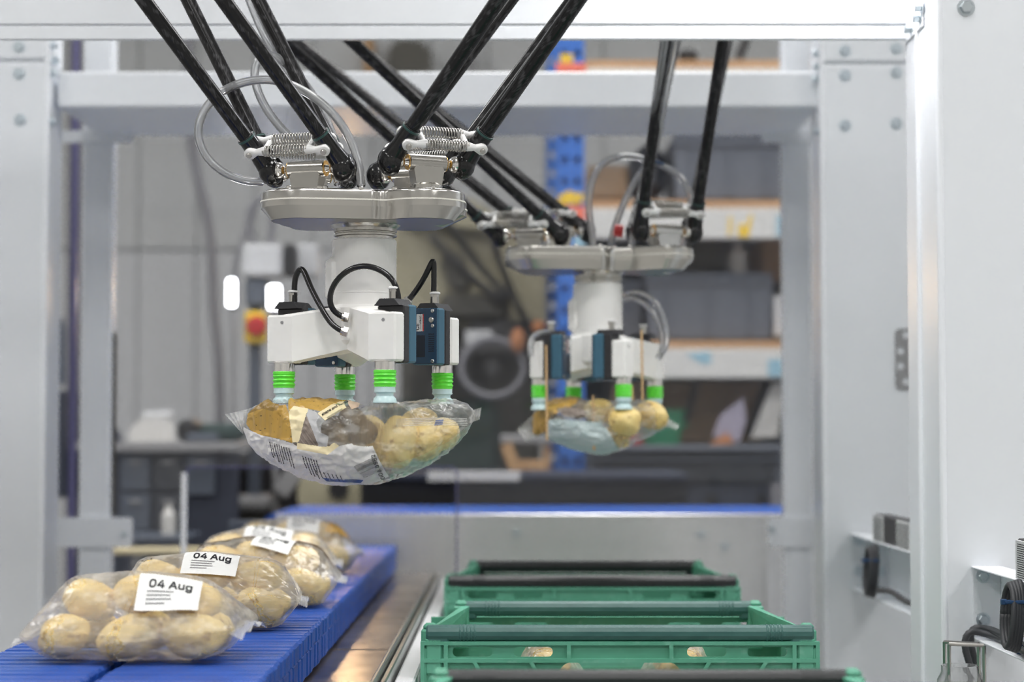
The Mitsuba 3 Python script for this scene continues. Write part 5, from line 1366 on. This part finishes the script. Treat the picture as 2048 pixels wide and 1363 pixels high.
# bench with clutter at the left
wb_ = thing('workbench', 'cluttered dark workbench against the wall at the left', 'workbench')
part(wb_, 'worktop', bspan(150, 884, 476, 900, 6.6, 0.7), 'm_grey', False)
part(wb_, 'front_panel', bspan(150, 902, 476, 1240, 6.68, 0.05), 'm_navy', False)
for a, b, c, d in ((240, 908, 300, 980), (306, 908, 366, 980), (240, 986, 300, 1060), (372, 908, 430, 990), (306, 986, 366, 1060)):
    dr_ = part(wb_, 'drawer', bspan(a, c if False else b, c, d, 6.655, 0.02), 'm_greyblue' if a in (240, 372) else 'm_bin_dark', False)
    part(dr_, 'handle', bspan(a + 18, b + 14, c - 18, b + 20, 6.64, 0.012, 0.001), 'm_grey', False)
bwhole('white_bag', 'crumpled white bag lying on the workbench at the left', 'bag', hull([P(x, y, 6.75 + q) for x, y in ((258, 860), (280, 838), (330, 836), (348, 846), (350, 882), (256, 883)) for q in (0, 0.2)]), 'm_paper', 20)
bwhole('rolled_sheet', 'pale roll lying behind the white bag on the workbench', 'roll', cyl(P(286, 832, 6.86), P(346, 829, 6.86), 0.016, 18), 'm_light_grey')
bwhole('dark_box', 'dark box on the workbench right of the white bag', 'box', bspan(352, 838, 392, 883, 6.8, 0.2, 0.02), 'm_dark', False)
bwhole('dark_crate', 'dark teal crate at the right end of the workbench', 'crate', bspan(394, 846, 476, 883, 6.82, 0.25, 0.02), 'm_dark_green', False)
bwhole('grey_case', 'grey case in front on the right part of the workbench', 'case', bspan(370, 866, 430, 884, 6.66, 0.12, 0.01), 'm_greyblue', False)
bwhole('dark_bundle', 'navy bundle at the left end of the workbench', 'bundle', hull([P(x, y, 6.7 + q) for x, y in ((214, 868), (236, 856), (246, 884), (214, 884)) for q in (0, 0.2)]), 'm_navy', 20)
bwhole('bottle', 'white bottle standing in front of the workbench drawers', 'bottle', lathe([(0.020, 0), (0.022, 0.01), (0.022, 0.07), (0.010, 0.09), (0.010, 0.10)], 20, P(337, 1072, 6.4)), 'm_paper')
sh_ = thing('parts_shelf', 'grey open shelf holding the white bottle in front of the workbench', 'shelf')
part(sh_, 'shelf_board', bspan(228, 1072, 372, 1084, 6.3, 0.3), 'm_greyblue', False)
for x in (236, 362):
    part(sh_, 'leg', span(P(x, 1500, 6.4) * (1, 1, 0), P(x + 8, 1084, 6.44)), 'm_greyblue', False)
pt = thing('pale_cable_tray', 'pale yellow green cable tray low down left of the bags', 'tray')
part(pt, 'tray', bspan(225, 1096, 470, 1108, 6.0, 0.08), 'm_cream', False)
for x in (-1.15, -0.88):
    part(pt, 'leg', span((x, 6.02, 0), (x + 0.03, 6.05, P(0, 1108, 6.0)[2])), 'm_grey', False)
# strip between the left column and post: dark wall cabinet
bwhole('wall_cabinet', 'tall dark blue cabinet seen in the gap left of the left guard post', 'cabinet', bspan(98, 780, 131, 995, 6.6, 0.4), 'm_navy', False)
bwhole('wall_cabinet', 'slate coloured tall box above the dark blue cabinet in the left gap', 'cabinet', hull([P(x, y, 6.8 + q) for x, y in ((98, 660), (126, 632), (131, 660), (131, 770), (98, 770)) for q in (0, 0.3)]), 'm_greyblue', False)
bwhole('wall_pipe', 'dark pipe running up the wall left of the left guard post', 'pipe', cyl(P(152, 760, 8.6) * (1, 1, 0), P(152, 60, 8.6), 0.035, 14), 'm_cable_grey')
# things above the rear beam
dh = thing('dust_hood', 'dark grey hood on the wall above the rear beam', 'hood')
part(dh, 'hood', hull([P(x, y, 9.3 + q) for x, y in ((772, 150), (780, 92), (800, 78), (838, 80), (862, 100), (864, 150)) for q in (0, 0.545)]), 'm_olive_dark', 30)
part(dh, 'duct', bspan(728, 70, 745, 150, 9.7, 0.15), 'm_wood', False)
part(dh, 'bracket', bspan(938, 92, 952, 150, 9.7, 0.15), 'm_grey', False)
for i, (x0, x1) in enumerate(((1478, 1500), (1360, 1392))):
    bwhole('steel_bar', ('dark slanted bar above the rear beam on the right', 'small dark roll on the top rack board')[i], 'bar', bbar((x0, 116), (x1, 60), YR + 0.2, 0.03, 0.03) if i == 0 else ball(P(1376, 112, YR + .2), 0.03, 2, (1.2, 1, 0.8)), 'm_dark', False)
